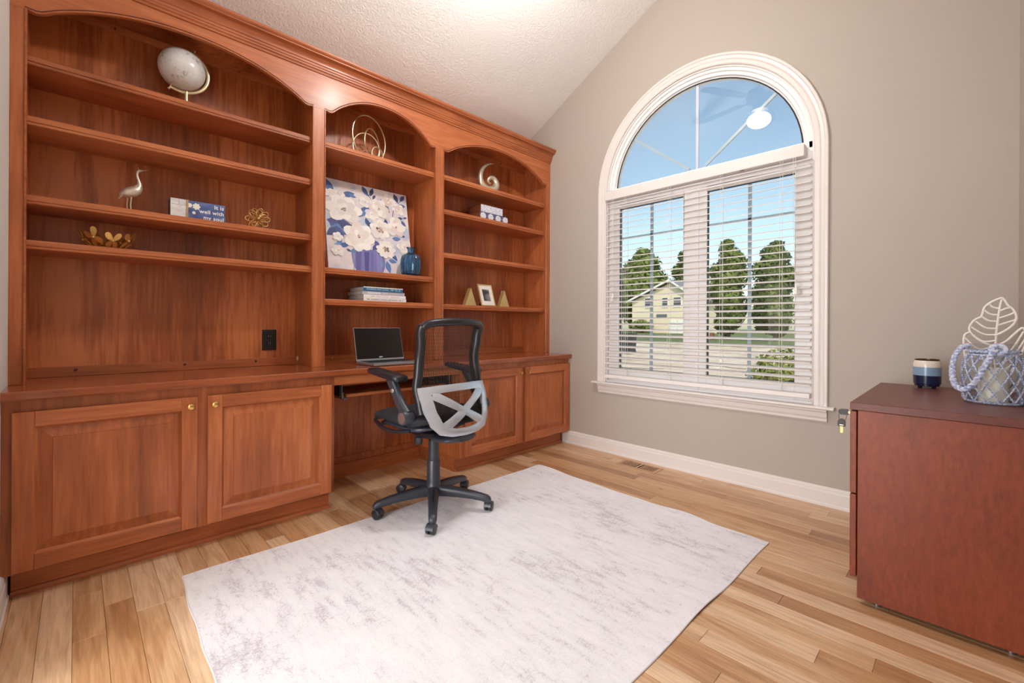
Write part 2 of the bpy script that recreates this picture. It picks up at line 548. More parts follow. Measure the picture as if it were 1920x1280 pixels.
# ------------------------------------------------------------------ arched window
win = thing('window_1', 'white arched window with fan light over two casements', 'window', (0.0, WC, WBOT))
del win['category']
structure(win)

def sweep_arch(prof, zb, n=40, closed_bottom=True):
    """prof: list of (radius, x); swept up one side, round the arch and down the other"""
    R = []
    R.append([(X, WC + r, zb) for r, X in prof])
    for i in range(n + 1):
        a = PI * i / n
        R.append([(X, WC + r * math.cos(a), WSP + r * math.sin(a)) for r, X in prof])
    R.append([(X, WC - r, zb) for r, X in prof])
    return MB().rings(R)
sweep_arch([(0.700, 0.001), (0.700, -0.010), (0.706, -0.015), (0.724, -0.015), (0.730, -0.019), (0.736, -0.016), (0.750, -0.018), (0.756, -0.024), (0.768, -0.024), (0.772, -0.018), (0.772, 0.001)], WBOT).build('casing', M_TRIM, win, smooth=25)
sweep_arch([(0.6995, 0.0), (0.6995, 0.13), (0.690, 0.13), (0.690, 0.002)], WBOT).build('jamb', M_TRIM, win, smooth=25)
# vinyl frame round the fan light, stepped towards the glass
fr = MB()
prof = [(0.690, 0.012), (0.690, 0.075), (0.632, 0.075), (0.632, 0.047), (0.646, 0.042), (0.650, 0.028), (0.668, 0.024), (0.672, 0.012)]
R = []
for i in range(41):
    a = PI * i / 40
    R.append([(X, WC + r * math.cos(a), WSP + r * math.sin(a)) for r, X in prof])
fr.rings(R)
fr.build('arch_frame', M_VINYL, win, smooth=25)
MB().box(0.012, 0.075, WC - 0.69, WC + 0.69, 1.955, 2.088).build('transom', M_VINYL, win, bevel=0.003)
# sashes
def sash(y0, y1, gy0, gy1):
    f = MB()
    z0, z1, gz0, gz1 = 0.575, 1.955, 0.672, 1.925
    f.box(0.02, 0.07, y0, gy0, z0, z1); f.box(0.02, 0.07, gy1, y1, z0, z1)
    f.box(0.02, 0.07, gy0, gy1, z0, gz0); f.box(0.02, 0.07, gy0, gy1, gz1, z1)
    s = f.build('sash', M_VINYL, win, bevel=0.003)
    return s, gz0, gz1

def glass_mat():
    m, nt, b = new_mat('window_glass')
    N, L = nt.nodes, nt.links
    N.remove(b)
    out = N['Material Output']
    tr = N.new('ShaderNodeBsdfTransparent'); tr.inputs[0].default_value = (0.97, 0.985, 0.985, 1)
    gl = N.new('ShaderNodeBsdfGlossy'); gl.inputs['Roughness'].default_value = 0.0
    fr = N.new('ShaderNodeFresnel'); fr.inputs['IOR'].default_value = 1.5
    mx = N.new('ShaderNodeMixShader')
    L.new(fr.outputs[0], mx.inputs[0]); L.new(tr.outputs[0], mx.inputs[1]); L.new(gl.outputs[0], mx.inputs[2])
    L.new(mx.outputs[0], out.inputs['Surface'])
    return m
M_GLASS = glass_mat()
M_GASKET = plain('black_gasket', (40, 42, 48), 0.6)
M_MUNT = plain('pale_grille', (190, 203, 214), 0.35)
for (y0, y1, gy0, gy1) in ((WC - 0.69, WC - 0.003, WC - 0.60, WC - 0.08), (WC + 0.003, WC + 0.69, WC + 0.08, WC + 0.60)):
    s, gz0, gz1 = sash(y0, y1, gy0, gy1)
    MB().box(0.044, 0.046, gy0, gy1, gz0, gz1).build('pane', M_GLASS, s)
    g = MB()
    for a, b_, c, d in ((gy0, gy0 + 0.006, gz0, gz1), (gy1 - 0.006, gy1, gz0, gz1), (gy0, gy1, gz0, gz0 + 0.006), (gy0, gy1, gz1 - 0.006, gz1)):
        g.box(0.040, 0.044, a, b_, c, d)
    g.build('gasket', M_GASKET, s)
    ym = (gy0 + gy1) / 2
    MB().box(0.050, 0.062, ym - 0.010, ym + 0.010, gz0, gz1).build('muntin', M_MUNT, s)
    MB().box(0.050, 0.060, gy0, gy1, 1.692, 1.703).build('muntin', M_MUNT, s)
MB().box(0.0125, 0.0198, WC - 0.030, WC + 0.030, 0.575, 1.954).build('mullion', M_VINYL, win, bevel=0.002)
# fan light glass and its three grille bars
ZG = 2.088
n = 36
a0 = math.asin((ZG - WSP) / 0.634)
gp = [(WC + 0.634 * math.cos(a0 + (PI - 2 * a0) * i / n), WSP + 0.634 * math.sin(a0 + (PI - 2 * a0) * i / n)) for i in range(n + 1)]
MB().prism_x(gp, 0.044, 0.046).build('pane', M_GLASS, win)
g = MB()
g.tube([(0.041, y, z) for y, z in gp], 0.004, 6)
g.build('gasket', M_GASKET, win)
for ang in (90, 38, 142):
    a = math.radians(ang)
    p0 = Vector((0.055, WC + 0.07 * math.cos(a), ZG - 0.02 + 0.07 * math.sin(a))) if ang != 90 else Vector((0.055, WC, ZG))
    # bar ends on the frame circle
    d = Vector((0, math.cos(a), math.sin(a)))
    t = 0.3
    while math.hypot(p0.y + d.y * t - WC, p0.z + d.z * t - WSP) < 0.634: t += 0.002
    p1 = p0 + d * t
    MB().obox((p0 + p1) / 2, d, (1, 0, 0), d.cross(Vector((1, 0, 0))), (p1 - p0).length / 2, 0.006, 0.009).build('muntin', plain('lilac_white_grille', (226, 224, 238), 0.3) if ang == 90 else M_MUNT, win)
# stool and apron
st = MB()
st.prism_y([(0.02, 0.543), (-0.046, 0.543), (-0.052, 0.548), (-0.052, 0.555), (-0.046, 0.560), (0.02, 0.560)], WC - 0.805, WC + 0.812)
st.build('stool', M_TRIM, win, bevel=0.002)
ap = MB()
ap.prism_y([(0.0, 0.543), (-0.030, 0.543), (-0.030, 0.532), (-0.022, 0.524), (-0.020, 0.500), (-0.014, 0.488), (-0.014, 0.478), (-0.008, 0.470), (0, 0.470)], WC - 0.768, WC + 0.768)
ap.build('apron', M_TRIM, win, bevel=0.001)
MB().box(0.005, 0.075, WC - 0.69, WC + 0.69, 0.5602, 0.575).build('sill', M_VINYL, win)

# ------------------------------------------------------------------ venetian blind
M_SLAT = plain('white_faux_wood', (234, 229, 225), 0.4, bump=0.03, bscale=80)
M_CORD = plain('white_cord', (228, 226, 222), 0.8)
bl = thing('venetian_blind', 'white horizontal-slat blind lowered inside the window frame with its slats open', 'blind', (-0.02, WC, 0.597))
MB().box(-0.052, 0.004, WC - 0.660, WC + 0.690, 1.990, 2.060).build('valance', M_TRIM, bl, bevel=0.004)
tilt = math.radians(13)
slat_me = None
zs = []
z = 1.972
while z > 0.64:
    zs.append(z); z -= 0.0433
for z in zs:
    if slat_me is None:
        s = MB()
        hw, ht, Ly = 0.025, 0.0014, 0.690
        prof = []
        for k in range(7):
            u = -1 + 2 * k / 6
            prof.append((u * hw, 0.0022 * (1 - u * u)))
        top = [(a, b + ht) for a, b in prof]; bot = [(a, b - ht) for a, b in reversed(prof)]
        ring = top + bot
        ct, sn = math.cos(tilt), math.sin(tilt)
        ring = [(a * ct - b * sn, a * sn + b * ct) for a, b in ring]
        s.rings([[(a, -Ly, b) for a, b in ring], [(a, Ly, b) for a, b in ring]])
        slat_me = s.mesh('slat', M_SLAT, smooth=30)
    o = bpy.data.objects.new('slat', slat_me); COL.objects.link(o); o.parent = bl
    o.location = (0.0, 0.0, z - 0.597)
MB().box(-0.046, 0.006, WC - 0.690, WC + 0.690, 0.597, 0.624).build('bottom_rail', M_SLAT, bl, bevel=0.004)
for y in (-1.155, -1.505, -1.862, -2.205):
    for dx, dy in ((-0.047, 0.006), (0.006, 0.006), (-0.047, -0.008)):
        MB().tube([(dx, y + dy, 0.622), (dx, y + dy, 1.992)], 0.0011, 5).build('ladder_cord', M_CORD, bl)
for dy in (0.0, 0.012):
    MB().tube([(-0.054, -2.280 + dy, 1.992), (-0.055, -2.282 + dy, 1.6), (-0.055, -2.286 + dy * 0.3, 1.245)], 0.0013, 5).build('pull_cord', M_CORD, bl)
MB().lathe([(0.002, 1.255), (0.005, 1.250), (0.009, 1.205), (0.009, 1.196), (0.003, 1.194)], (-0.055, -2.286, 0), 12).build('tassel', M_SLAT, bl, smooth=True)
for dy, zz in ((0.0, 1.225), (0.010, 1.200)):
    MB().tube([(-0.054, -1.055 + dy, 1.992), (-0.055, -1.055 + dy, zz + 0.03)], 0.0011, 5).build('tilt_cord', M_CORD, bl)
    MB().lathe([(0.002, zz + 0.032), (0.004, zz + 0.028), (0.007, zz), (0.002, zz - 0.002)], (-0.055, -1.055 + dy, 0), 10).build('tassel', M_SLAT, bl, smooth=True)
MB().box(-0.0535, -0.052, -2.00, -1.975, 1.982, 1.986).build('maker_mark', plain('dark_print', (60, 60, 64), 0.6), bl)
# ------------------------------------------------------------------ built-in cherry bookcase, desk and base cabinets
CH = dict(dark=(124, 64, 32), mid=(176, 98, 55), light=(206, 128, 80))
M_CV = wood('cherry_vertical', axis='z', rough=0.4, coat=0.12, **CH)
M_CH = wood('cherry_horizontal', axis='x', rough=0.4, coat=0.12, **CH)
M_CP = wood('cherry_back_panel', (106, 54, 27), (164, 87, 46), (202, 122, 71), axis='z', rough=0.36, coarse=3.2, rings=0.75, coat=0.15)
M_CTOP = wood('cherry_worktop', (118, 58, 32), (168, 90, 52), (196, 116, 74), axis='x', rough=0.2, coat=0.5)
M_BRASS = plain('polished_brass', (226, 190, 120), 0.18, 1.0)
M_DKPEG = plain('dark_screw_cap', (70, 34, 24), 0.35)

YS, YSH, YBK = -0.363, -0.345, -0.08
BAYS = [(-3.180, -2.065), (-2.003, -1.227), (-1.165, -0.048)]
STILES = [(-3.2195, -3.180), (-2.065, -2.003), (-1.227, -1.165), (-0.048, -0.0005)]
ZC = 0.762
bk = thing('bookcase', 'tall cherry built-in bookcase with three arched bays and crown moulding above the desk', 'bookcase', (-1.61, -0.2, ZC))
for (a, b_) in STILES:
    MB().box(a, b_, YS, YSH, ZC + 0.0005, 2.25).build('stile', M_CV, bk, bevel=0.0015)
    MB().box(a, b_, YSH, YBK, ZC + 0.0005, 2.46).build('divider', M_CV, bk)
for (a, b_) in BAYS:
    MB().box(a, b_, YBK, YBK + 0.012, ZC + 0.0005, 2.46).build('back_panel', M_CP, bk)
    MB().box(a, b_, YSH, YBK, 2.446, 2.46).build('bay_top', M_CP, bk)
    MB().box(a, b_, YBK - 0.018, YBK, 2.413, 2.446).build('cleat', M_CH, bk, bevel=0.0015)
    MB().box(a, b_, YBK - 0.014, YBK, ZC + 0.0005, ZC + 0.046).build('backsplash', M_CH, bk, bevel=0.0015)
    for fx in (0.25, 0.72):
        MB().lathe([(0.0, -0.004), (0.004, -0.003), (0.005, 0.0), (0.005, 0.002)], (a + (b_ - a) * fx, YBK - 0.018, 2.428), 10, 'y').build('screw_cap', M_DKPEG, bk)

def arch_profile(a, b_, n=26):
    """lower edge of the header over one bay: flat shoulder, small hook, segmental arch"""
    z0, z1, sh = 2.250, 2.392, 0.046
    pts = [(a, z0), (a + sh * 0.6, z0 - 0.004), (a + sh, z0)]
    c = (a + b_) / 2; hw = (b_ - a) / 2 - sh
    for i in range(1, n):
        u = -1 + 2 * i / n
        # flattened arch, steeper at its feet
        pts.append((c + u * hw, z0 + (z1 - z0) * (1 - abs(u) ** 2.15) ** 0.92))
    pts += [(b_ - sh, z0), (b_ - sh * 0.6, z0 - 0.004), (b_, z0)]
    return pts
prof = [(STILES[0][0], 2.2505)]
for (a, b_) in BAYS:
    prof += arch_profile(a, b_)
prof += [(STILES[-1][1], 2.2505)]
hd = MB()
# header board as quads between the lower edge and its straight top
fr, bk_ = [], []
for y in (YS, YSH):
    lo = [(x, y, z) for x, z in prof]; hi = [(x, y, 2.47) for x, z in prof]
    fr.append((lo, hi))
for (lo, hi) in fr:
    for i in range(len(lo) - 1):
        hd.add([lo[i], lo[i + 1], hi[i + 1], hi[i]], [(0, 1, 2, 3)])
for i in range(len(prof) - 1):
    hd.add([fr[0][0][i], fr[0][0][i + 1], fr[1][0][i + 1], fr[1][0][i]], [(0, 1, 2, 3)])
hd.build('header', M_CH, bk)
for (a, b_) in BAYS:
    ar = arch_profile(a, b_)
    path = [(a + 0.003, YS - 0.0015, ZC + 0.003)] + [(x + (0.003 if i == 0 else -0.003 if i == len(ar) - 1 else 0), YS - 0.0015, z + 0.002) for i, (x, z) in enumerate(ar)] + [(b_ - 0.003, YS - 0.0015, ZC + 0.003)]
    MB().tube(path, 0.0042, 6, upv=(0, 1, 0)).build('bead', M_CH, bk, smooth=True)
    path2 = [(x, YS - 0.0008, z + 0.011) for x, z in ar]
    MB().tube(path2, 0.0018, 5, upv=(0, 1, 0)).build('bead', plain('dark_bead_line', (96, 44, 24), 0.4), bk)  # thin dark line following the arch edge
cr = MB()
crown = [(YSH, 2.452), (YS - 0.006, 2.452), (YS - 0.008, 2.462), (YS - 0.014, 2.466), (YS - 0.014, 2.474), (YS - 0.018, 2.478), (YS - 0.018, 2.488), (YS - 0.023, 2.492)]
for i in range(1, 8):                       # cove
    t = i / 7 * PI / 2
    crown.append((YS - 0.023 - 0.030 * (1 - math.cos(t)), 2.492 + 0.034 * math.sin(t)))
crown += [(YS - 0.057, 2.528), (YS - 0.057, 2.534), (YS - 0.062, 2.538), (YS - 0.0665, 2.545), (YS - 0.0665, 2.556), (YSH, 2.556)]
cr.prism_x(crown, STILES[0][0], -0.0005)
cr.build('crown_moulding', M_CH, bk)
MB().box(STILES[0][0], -0.0005, YSH, YBK + 0.012, 2.545, 2.556).build('case_top', M_CH, bk)

def shelf(a, b_, ztop):
    s = MB()
    t = 0.036
    p = [(YBK, ztop), (YSH + 0.003, ztop), (YSH, ztop - 0.004), (YSH, ztop - 0.022), (YSH + 0.0035, ztop - 0.0235), (YSH + 0.0035, ztop - 0.0255), (YSH + 0.001, ztop - 0.027), (YSH + 0.001, ztop - t + 0.003), (YSH + 0.004, ztop - t), (YBK, ztop - t)]
    s.prism_x(p, a + 0.001, b_ - 0.001)
    return s.build('shelf', M_CH, bk)
SH_L = [2.082, 1.840, 1.522, 1.341]
SH_M = [2.082, 1.343, 1.157]
SH_R = [2.088, 1.842, 1.528, 1.157]
for zz in SH_L: shelf(*BAYS[0], zz)
for zz in SH_M: shelf(*BAYS[1], zz)
for zz in SH_R: shelf(*BAYS[2], zz)
for xx in (-3.03, -2.62, -2.285):
    MB().lathe([(0.0, -0.006), (0.005, -0.005), (0.0065, 0.0), (0.0065, 0.002)], (xx, YBK - 0.014, ZC + 0.030), 12, 'y').build('screw_cap', M_DKPEG, bk, smooth=True)
MB().lathe([(0.0, -0.003), (0.010, -0.003), (0.014, 0.0), (0.014, 0.001)], (-2.066, -0.125, ZC + 0.036), 16, 'x').build('grommet', plain('ivory_plastic', (226, 208, 178), 0.4), bk, smooth=True)
for yy, zz in ((-0.11, ZC + 0.028),):
    MB().lathe([(0.0, -0.004), (0.004, -0.003), (0.005, 0.0), (0.005, 0.002)], (-1.84, YBK - 0.014, zz), 10, 'y').build('screw_cap', plain('ivory_cap', (214, 160, 110), 0.4), bk)

# worktop runs through from wall to wall
wt = MB()
wt.prism_x([(YB - 0.002, ZC), (-0.611, ZC), (-0.617, ZC - 0.005), (-0.617, ZC - 0.028), (-0.613, ZC - 0.034), (YB - 0.002, ZC - 0.034)], XL + 0.001, -0.0005)
tag(wt.build('worktop', M_CTOP), 'long cherry worktop running under the bookcase from wall to wall', 'worktop')

YFACE, YDOOR = -0.582, -0.600
ZU = ZC - 0.0355
def raised_door(parent, a, b_, knob_left):
    z0, z1 = 0.108, 0.685
    s = 0.056
    pn = MB()
    x0, x1, y0, y1 = a + s, b_ - s, z0 + s, z1 - s
    R = []
    for ins, dep in ((0.0, 0.0172), (0.0, 0.0145), (0.012, 0.0145), (0.046, 0.006), (0.047, 0.002)):
        R.append([(x0 + ins, YDOOR + dep, y0 + ins), (x1 - ins, YDOOR + dep, y0 + ins), (x1 - ins, YDOOR + dep, y1 - ins), (x0 + ins, YDOOR + dep, y1 - ins)])
    pn.rings(R, caps=True)
    d = pn.build('door', M_CV, parent)          # the raised panel carries stiles, rails and knob
    for (p, q) in ((a, a + s), (b_ - s, b_)):
        MB().box(p, q, YDOOR, YFACE - 0.0005, z0, z1).build('stile', M_CV, d, bevel=0.002)
    for (r, t) in ((z0, z0 + s), (z1 - s, z1)):
        MB().box(a + s + 0.0003, b_ - s - 0.0003, YDOOR + 0.0004, YFACE - 0.0005, r, t).build('rail', M_CH, d, bevel=0.0015)
    for (p, q, r, t) in ((a + s, b_ - s, z0 + s, z0 + s + 0.008), (a + s, b_ - s, z1 - s - 0.008, z1 - s)):
        MB().prism_x([(YDOOR + 0.002, r if r < 0.4 else t), (YDOOR + 0.012, r), (YDOOR + 0.012, t)], p, q).build('sticking', M_CH, d)
    for (p, q) in ((a + s, a + s + 0.008), (b_ - s - 0.008, b_ - s)):
        left = p < (a + b_) / 2
        MB().prism_z([(p if left else q, YDOOR + 0.002), (p, YDOOR + 0.012), (q, YDOOR + 0.012)], z0 + s, z1 - s).build('sticking', M_CV, d)
    kx = a + 0.026 if knob_left else b_ - 0.026
    kz = 0.645
    k = MB()
    k.lathe([(0.0, -0.022), (0.007, -0.0225), (0.0125, -0.019), (0.0135, -0.014), (0.008, -0.010), (0.0045, -0.006), (0.006, -0.001), (0.008, 0.0)], (kx, YDOOR, kz), 20, 'y')
    k.build('knob', M_BRASS, d, smooth=True)
    return d

def base_cabinet(label, a, b_, doors, knobs, wall_side):
    t = thing('base_cabinet', label, 'cabinet', ((a + b_) / 2, -0.33, 0), group='cherry base cabinets')
    MB().box(a, a + 0.018, YFACE + 0.018, -0.075, 0.10, ZU).build('side_panel', M_CV, t)
    MB().box(b_ - 0.018, b_, YFACE + 0.018, -0.075, 0.10, ZU).build('side_panel', M_CV, t)
    MB().box(a + 0.018, b_ - 0.018, YFACE + 0.02, -0.075, 0.10, 0.118).build('bottom', M_CH, t)
    ff = MB()
    (d0, d1), (e0, e1) = doors
    for (p, q) in ((a, d0 + 0.02), (d1 - 0.02, e0 + 0.02), (e1 - 0.02, b_)):
        ff.box(p, q, YFACE, YFACE + 0.018, 0.10, ZU)
    for (p, q) in ((d0 + 0.02, d1 - 0.02), (e0 + 0.02, e1 - 0.02)):
        ff.box(p, q, YFACE, YFACE + 0.018, 0.10, 0.13); ff.box(p, q, YFACE, YFACE + 0.018, 0.665, ZU)
        ff.box(p, q, YFACE + 0.012, YFACE + 0.018, 0.13, 0.665)
    ff.build('face_frame', M_CV, t, bevel=0.001)
    ins0 = 0.02 if wall_side == 'left' else 0.0
    ins1 = 0.02 if wall_side == 'right' else 0.0
    MB().box(a + ins0, b_ - ins1, -0.518, -0.08, 0.0, 0.0995).build('plinth', M_CH, t, bevel=0.001)
    sm = MB()
    sm.prism_x([(-0.518, 0.0), (-0.532, 0.0), (-0.532, 0.008), (-0.526, 0.017), (-0.518, 0.019)], a + ins0, b_ - ins1)
    sm.build('shoe_moulding', M_CH, t)
    for (p, q), kl in zip(doors, knobs):
        raised_door(t, p, q, kl)
    return t
base_cabinet('cherry two-door base cabinet under the worktop beside the white wall', -3.2195, -2.030, [(-3.193, -2.645), (-2.607, -2.049)], (False, True), 'left')
base_cabinet('cherry two-door base cabinet under the worktop beside the window wall', -1.176, -0.0005, [(-1.142, -0.586), (-0.551, -0.006)], (False, True), 'right')

# knee space between the two cabinets
ks = thing('knee_space_panelling', 'cherry panelled back and apron of the knee space between the base cabinets', 'panelling', (-1.603, -0.07, 0))
KA, KB = -2.0295, -1.1765
MB().box(KA, KB, -0.063, -0.072, 0.0, ZU - 0.004).build('back_panel', M_CP, ks)
fm = MB()
KY = -0.072
for (p, q, r, t_) in ((KA, KA + 0.05, 0.088, ZU - 0.003), (KB - 0.05, KB, 0.088, ZU - 0.003), (KA + 0.05, KB - 0.05, 0.088, 0.13), (KA + 0.05, KB - 0.05, 0.66, ZU - 0.003)):
    fm.box(p, q, KY - 0.008, KY, r, t_)
fm.build('panel_moulding', M_CV, ks, bevel=0.003)
MB().box(KA, KB, KY - 0.016, KY, 0.0, 0.0875).build('kickboard', M_CH, ks, bevel=0.001)
MB().prism_x([(KY - 0.016, 0.0), (KY - 0.029, 0.0), (KY - 0.028, 0.008), (KY - 0.016, 0.018)], KA, KB).build('shoe_moulding', M_CH, ks)
MB().box(KA, KB, YFACE, YFACE + 0.018, 0.676, ZU - 0.003).build('apron', M_CH, ks, bevel=0.001)

# sliding keyboard tray
M_STEEL = plain('zinc_slide', (176, 180, 186), 0.3, 1.0)
M_BLKM = plain('black_metal', (26, 24, 26), 0.45)
kt = thing('keyboard_tray', 'cherry pull-out keyboard tray on metal slides under the worktop', 'keyboard tray', (-1.603, -0.32, 0.592))
MB().box(-1.925, -1.235, -0.505, -0.16, 0.592, 0.609).build('tray', M_CH, kt, bevel=0.002)
for sgn, xx in ((1, -1.962), (-1, -1.198)):
    s = MB()
    s.box(xx - 0.004, xx + 0.004, -0.50, -0.14, 0.600, ZU - 0.001)
    s.build('hanger', M_BLKM, kt)
    s = MB()
    s.box(xx + sgn * 0.005, xx + sgn * 0.016, -0.512, -0.14, 0.588, 0.622)
    s.box(xx + sgn * 0.016, xx + sgn * 0.036, -0.516, -0.15, 0.580, 0.591)
    s.build('slide', M_STEEL, kt, bevel=0.0015)
    s = MB().box(xx + sgn * 0.005, xx + sgn * 0.011, -0.506, -0.490, 0.625, 0.70)
    s.build('bracket', M_STEEL, kt)

# black outlet in the tall bay
ol = thing('wall_outlet', 'black duplex outlet plate on the bookcase back panel', 'outlet', (-2.212, YBK, 0.852))
M_BLKP = plain('black_plastic', (24, 22, 24), 0.35)
MB().box(-2.250, -2.173, YBK - 0.006, YBK - 0.0003, 0.852, 0.974).build('plate', M_BLKP, ol, bevel=0.002)
for zz in (0.893, 0.934):
    r = MB().lathe([(0.0, -0.0085), (0.015, -0.0085), (0.017, -0.006), (0.017, -0.004)], (-2.2115, YBK, zz), 20, 'y').build('receptacle', plain('black_receptacle', (34, 30, 33), 0.25), ol, smooth=True)
    for dx in (-0.006, 0.006):
        MB().box(-2.2115 + dx - 0.0012, -2.2115 + dx + 0.0012, YBK - 0.0095, YBK - 0.008, zz - 0.003, zz + 0.006).build('slot', plain('slot_grey', (120, 116, 118), 0.4), r)
# ------------------------------------------------------------------ ceiling fan with a lit globe (seen as a reflection in the fan light)
M_FANM = plain('brushed_bronze', (86, 74, 66), 0.35, 0.8)
M_BLADE = wood('dark_walnut_blade', (52, 36, 26), (74, 50, 36), (96, 66, 46), axis='x', rough=0.4)
FX, FY = -1.47, RIDGE_Y
fan = thing('ceiling_fan', 'five-blade ceiling fan with a lit globe hanging from the ridge of the vaulted ceiling', 'ceiling fan', (FX, FY, 2.86))
MB().lathe([(0.0, 3.512), (0.07, 3.505), (0.06, 3.44), (0.02, 3.42), (0.0, 3.42)], (FX, FY, 0), 24).build('canopy', M_FANM, fan, smooth=True)
MB().tube([(FX, FY, 3.44), (FX, FY, 3.24)], 0.013, 12).build('downrod', M_FANM, fan, smooth=True)
MB().lathe([(0.0, 3.26), (0.04, 3.255), (0.10, 3.22), (0.115, 3.18), (0.10, 3.13), (0.06, 3.10), (0.05, 3.065), (0.075, 3.05), (0.075, 3.035), (0.0, 3.035)], (FX, FY, 0), 32).build('motor', M_FANM, fan, smooth=True)
for k in range(5):
    a = 2 * PI * k / 5 + 0.5
    d = Vector((math.cos(a), math.sin(a), 0)); s = Vector((-math.sin(a), math.cos(a), 0.18)).normalized()
    nrm = d.cross(s)
    b_ = MB()
    outline = []
    for (r, w) in ((0.16, 0.045), (0.22, 0.058), (0.40, 0.068), (0.56, 0.070), (0.61, 0.055), (0.63, 0.02)):
        outline.append((r, w))
    pts = [Vector((FX, FY, 3.15)) + d * r + s * w for r, w in outline] + [Vector((FX, FY, 3.15)) + d * r - s * w for r, w in reversed(outline)]
    b_.poly_plate(pts, nrm, 0.007)
    bo = b_.build('blade', M_BLADE, fan)
    MB().tube([Vector((FX, FY, 3.15)) + d * 0.09, Vector((FX, FY, 3.146)) + d * 0.22], 0.012, 8, flat=0.5).build('blade_iron', M_FANM, bo)
def lamp_mat():
    m, nt, b = new_mat('lit_opal_glass')
    b.inputs['Base Color'].default_value = (0.9, 0.9, 0.88, 1)
    b.inputs['Emission Color'].default_value = (1.0, 0.96, 0.91, 1)
    b.inputs['Emission Strength'].default_value = LAMP_STRENGTH
    return m
M_LAMP = lamp_mat()
MB().sphere((FX, FY, 2.95), 0.10, 32, 18, (1, 1, 0.68)).build('globe', M_LAMP, fan, smooth=True)
# ------------------------------------------------------------------ things on the shelves
M_GOLD = plain('soft_gold', (214, 176, 112), 0.28, 1.0)
M_GOLDP = plain('pale_gold', (222, 206, 168), 0.32, 0.9)
M_SILV = plain('antique_silver', (216, 206, 192), 0.36, 0.55, bump=0.3, bscale=120, var=0.15)

# globe ------------------------------------------------------------
def globe_mat():
    m, nt, b = new_mat('pale_map_print')
    N, L = nt.nodes, nt.links
    tc = N.new('ShaderNodeTexCoord')
    n1 = N.new('ShaderNodeTexNoise'); n1.inputs['Scale'].default_value = 14; n1.inputs['Detail'].default_value = 6
    n2 = N.new('ShaderNodeTexNoise'); n2.inputs['Scale'].default_value = 70; n2.inputs['Detail'].default_value = 4
    L.new(tc.outputs['Object'], n1.inputs['Vector']); L.new(tc.outputs['Object'], n2.inputs['Vector'])
    mu = N.new('ShaderNodeMath'); mu.operation = 'MULTIPLY'
    L.new(n1.outputs['Fac'], mu.inputs[0]); L.new(n2.outputs['Fac'], mu.inputs[1])
    cr = N.new('ShaderNodeValToRGB')
    e = cr.color_ramp.elements
    e[0].position = 0.10; e[0].color = srgb(222, 226, 228)
    e[1].position = 0.46; e[1].color = srgb(120, 112, 112)
    q = e.new(0.33); q.color = srgb(212, 208, 206)
    L.new(mu.outputs[0], cr.inputs[0]); L.new(cr.outputs[0], b.inputs['Base Color'])
    b.inputs['Roughness'].default_value = 0.28
    b.inputs['Coat Weight'].default_value = 0.3
    return m
GC = Vector((-2.655, -0.215, 2.283)); GR = 0.098
gl = thing('desk_globe', 'pale grey desk globe on a tilted gold meridian standing on the top shelf', 'globe', (GC.x + 0.015, GC.y, SH_L[0]))
ball = MB().sphere((0, 0, 0), GR, 40, 24)
axis = Vector((0.42, 0.0, 0.90)).normalized()
ball.v = [tuple(GC + Vector(p)) for p in ball.v]
ball.build('ball', globe_mat(), gl, smooth=True)
side = Vector((0, 1, 0)); perp = axis.cross(side).normalized()
if perp.x < 0: perp = -perp                                           # to +x, downwards
arc = [GC + (axis * math.cos(t) + perp * math.sin(t)) * (GR + 0.013) for t in [PI * k / 28 for k in range(29)]]
MB().tube(arc, 0.0075, 8, flat=0.45, upv=side).build('meridian', M_GOLDP, gl, smooth=True)
for sgn in (1, -1):
    p = GC + axis * sgn * GR
    MB().tube([p, p + axis * sgn * 0.024], 0.003, 8).build('pivot_pin', M_GOLDP, gl)
    MB().sphere(p + axis * sgn * 0.026, 0.006, 10, 8).build('finial', M_GOLDP, gl, smooth=True)
low = GC + perp * 0.0 + Vector((0.018, 0, -(GR + 0.014)))
MB().lathe([(0.0, SH_L[0] + 0.0005), (0.058, SH_L[0] + 0.0005), (0.060, SH_L[0] + 0.006), (0.030, SH_L[0] + 0.014), (0.012, SH_L[0] + 0.030), (0.008, SH_L[0] + 0.060), (0.007, low.z + 0.008), (0.0, low.z + 0.008)], (low.x, low.y, 0), 24).build('stand', M_GOLDP, gl, smooth=True)

# silver crane ------------------------------------------------------------
cz = SH_L[2]
cn = thing('crane_figurine', 'small silver crane figurine standing on two thin legs', 'figurine', (-2.855, -0.24, cz))
B = Vector((-2.852, -0.24, 0))
bd = MB()
path = [(-0.036, 1.598), (-0.028, 1.604), (-0.012, 1.613), (0.008, 1.622), (0.022, 1.634), (0.030, 1.648), (0.033, 1.664), (0.030, 1.680), (0.026, 1.694), (0.024, 1.708), (0.026, 1.720), (0.032, 1.728), (0.040, 1.731)]
rad = [0.004, 0.014, 0.023, 0.026, 0.023, 0.016, 0.010, 0.0065, 0.0055, 0.005, 0.0055, 0.0075, 0.004]
bd.tube([(B.x + a, B.y, z) for a, z in path], 0.01, 12, rs=rad, upv=(0, 1, 0))
bd.build('body', M_SILV, cn, smooth=True)
MB().tube([(B.x + 0.038, B.y, 1.730), (B.x + 0.062, B.y, 1.737)], 0.002, 6, rs=[0.003, 0.0006]).build('beak', M_SILV, cn)
MB().tube([(B.x + 0.030, B.y, 1.733), (B.x + 0.026, B.y, 1.742)], 0.002, 6, rs=[0.003, 0.0008]).build('crest', M_SILV, cn)
MB().tube([(B.x - 0.026, B.y, 1.602), (B.x - 0.042, B.y, 1.580)], 0.008, 8, rs=[0.013, 0.005], flat=0.5).build('tail', M_SILV, cn, smooth=True)
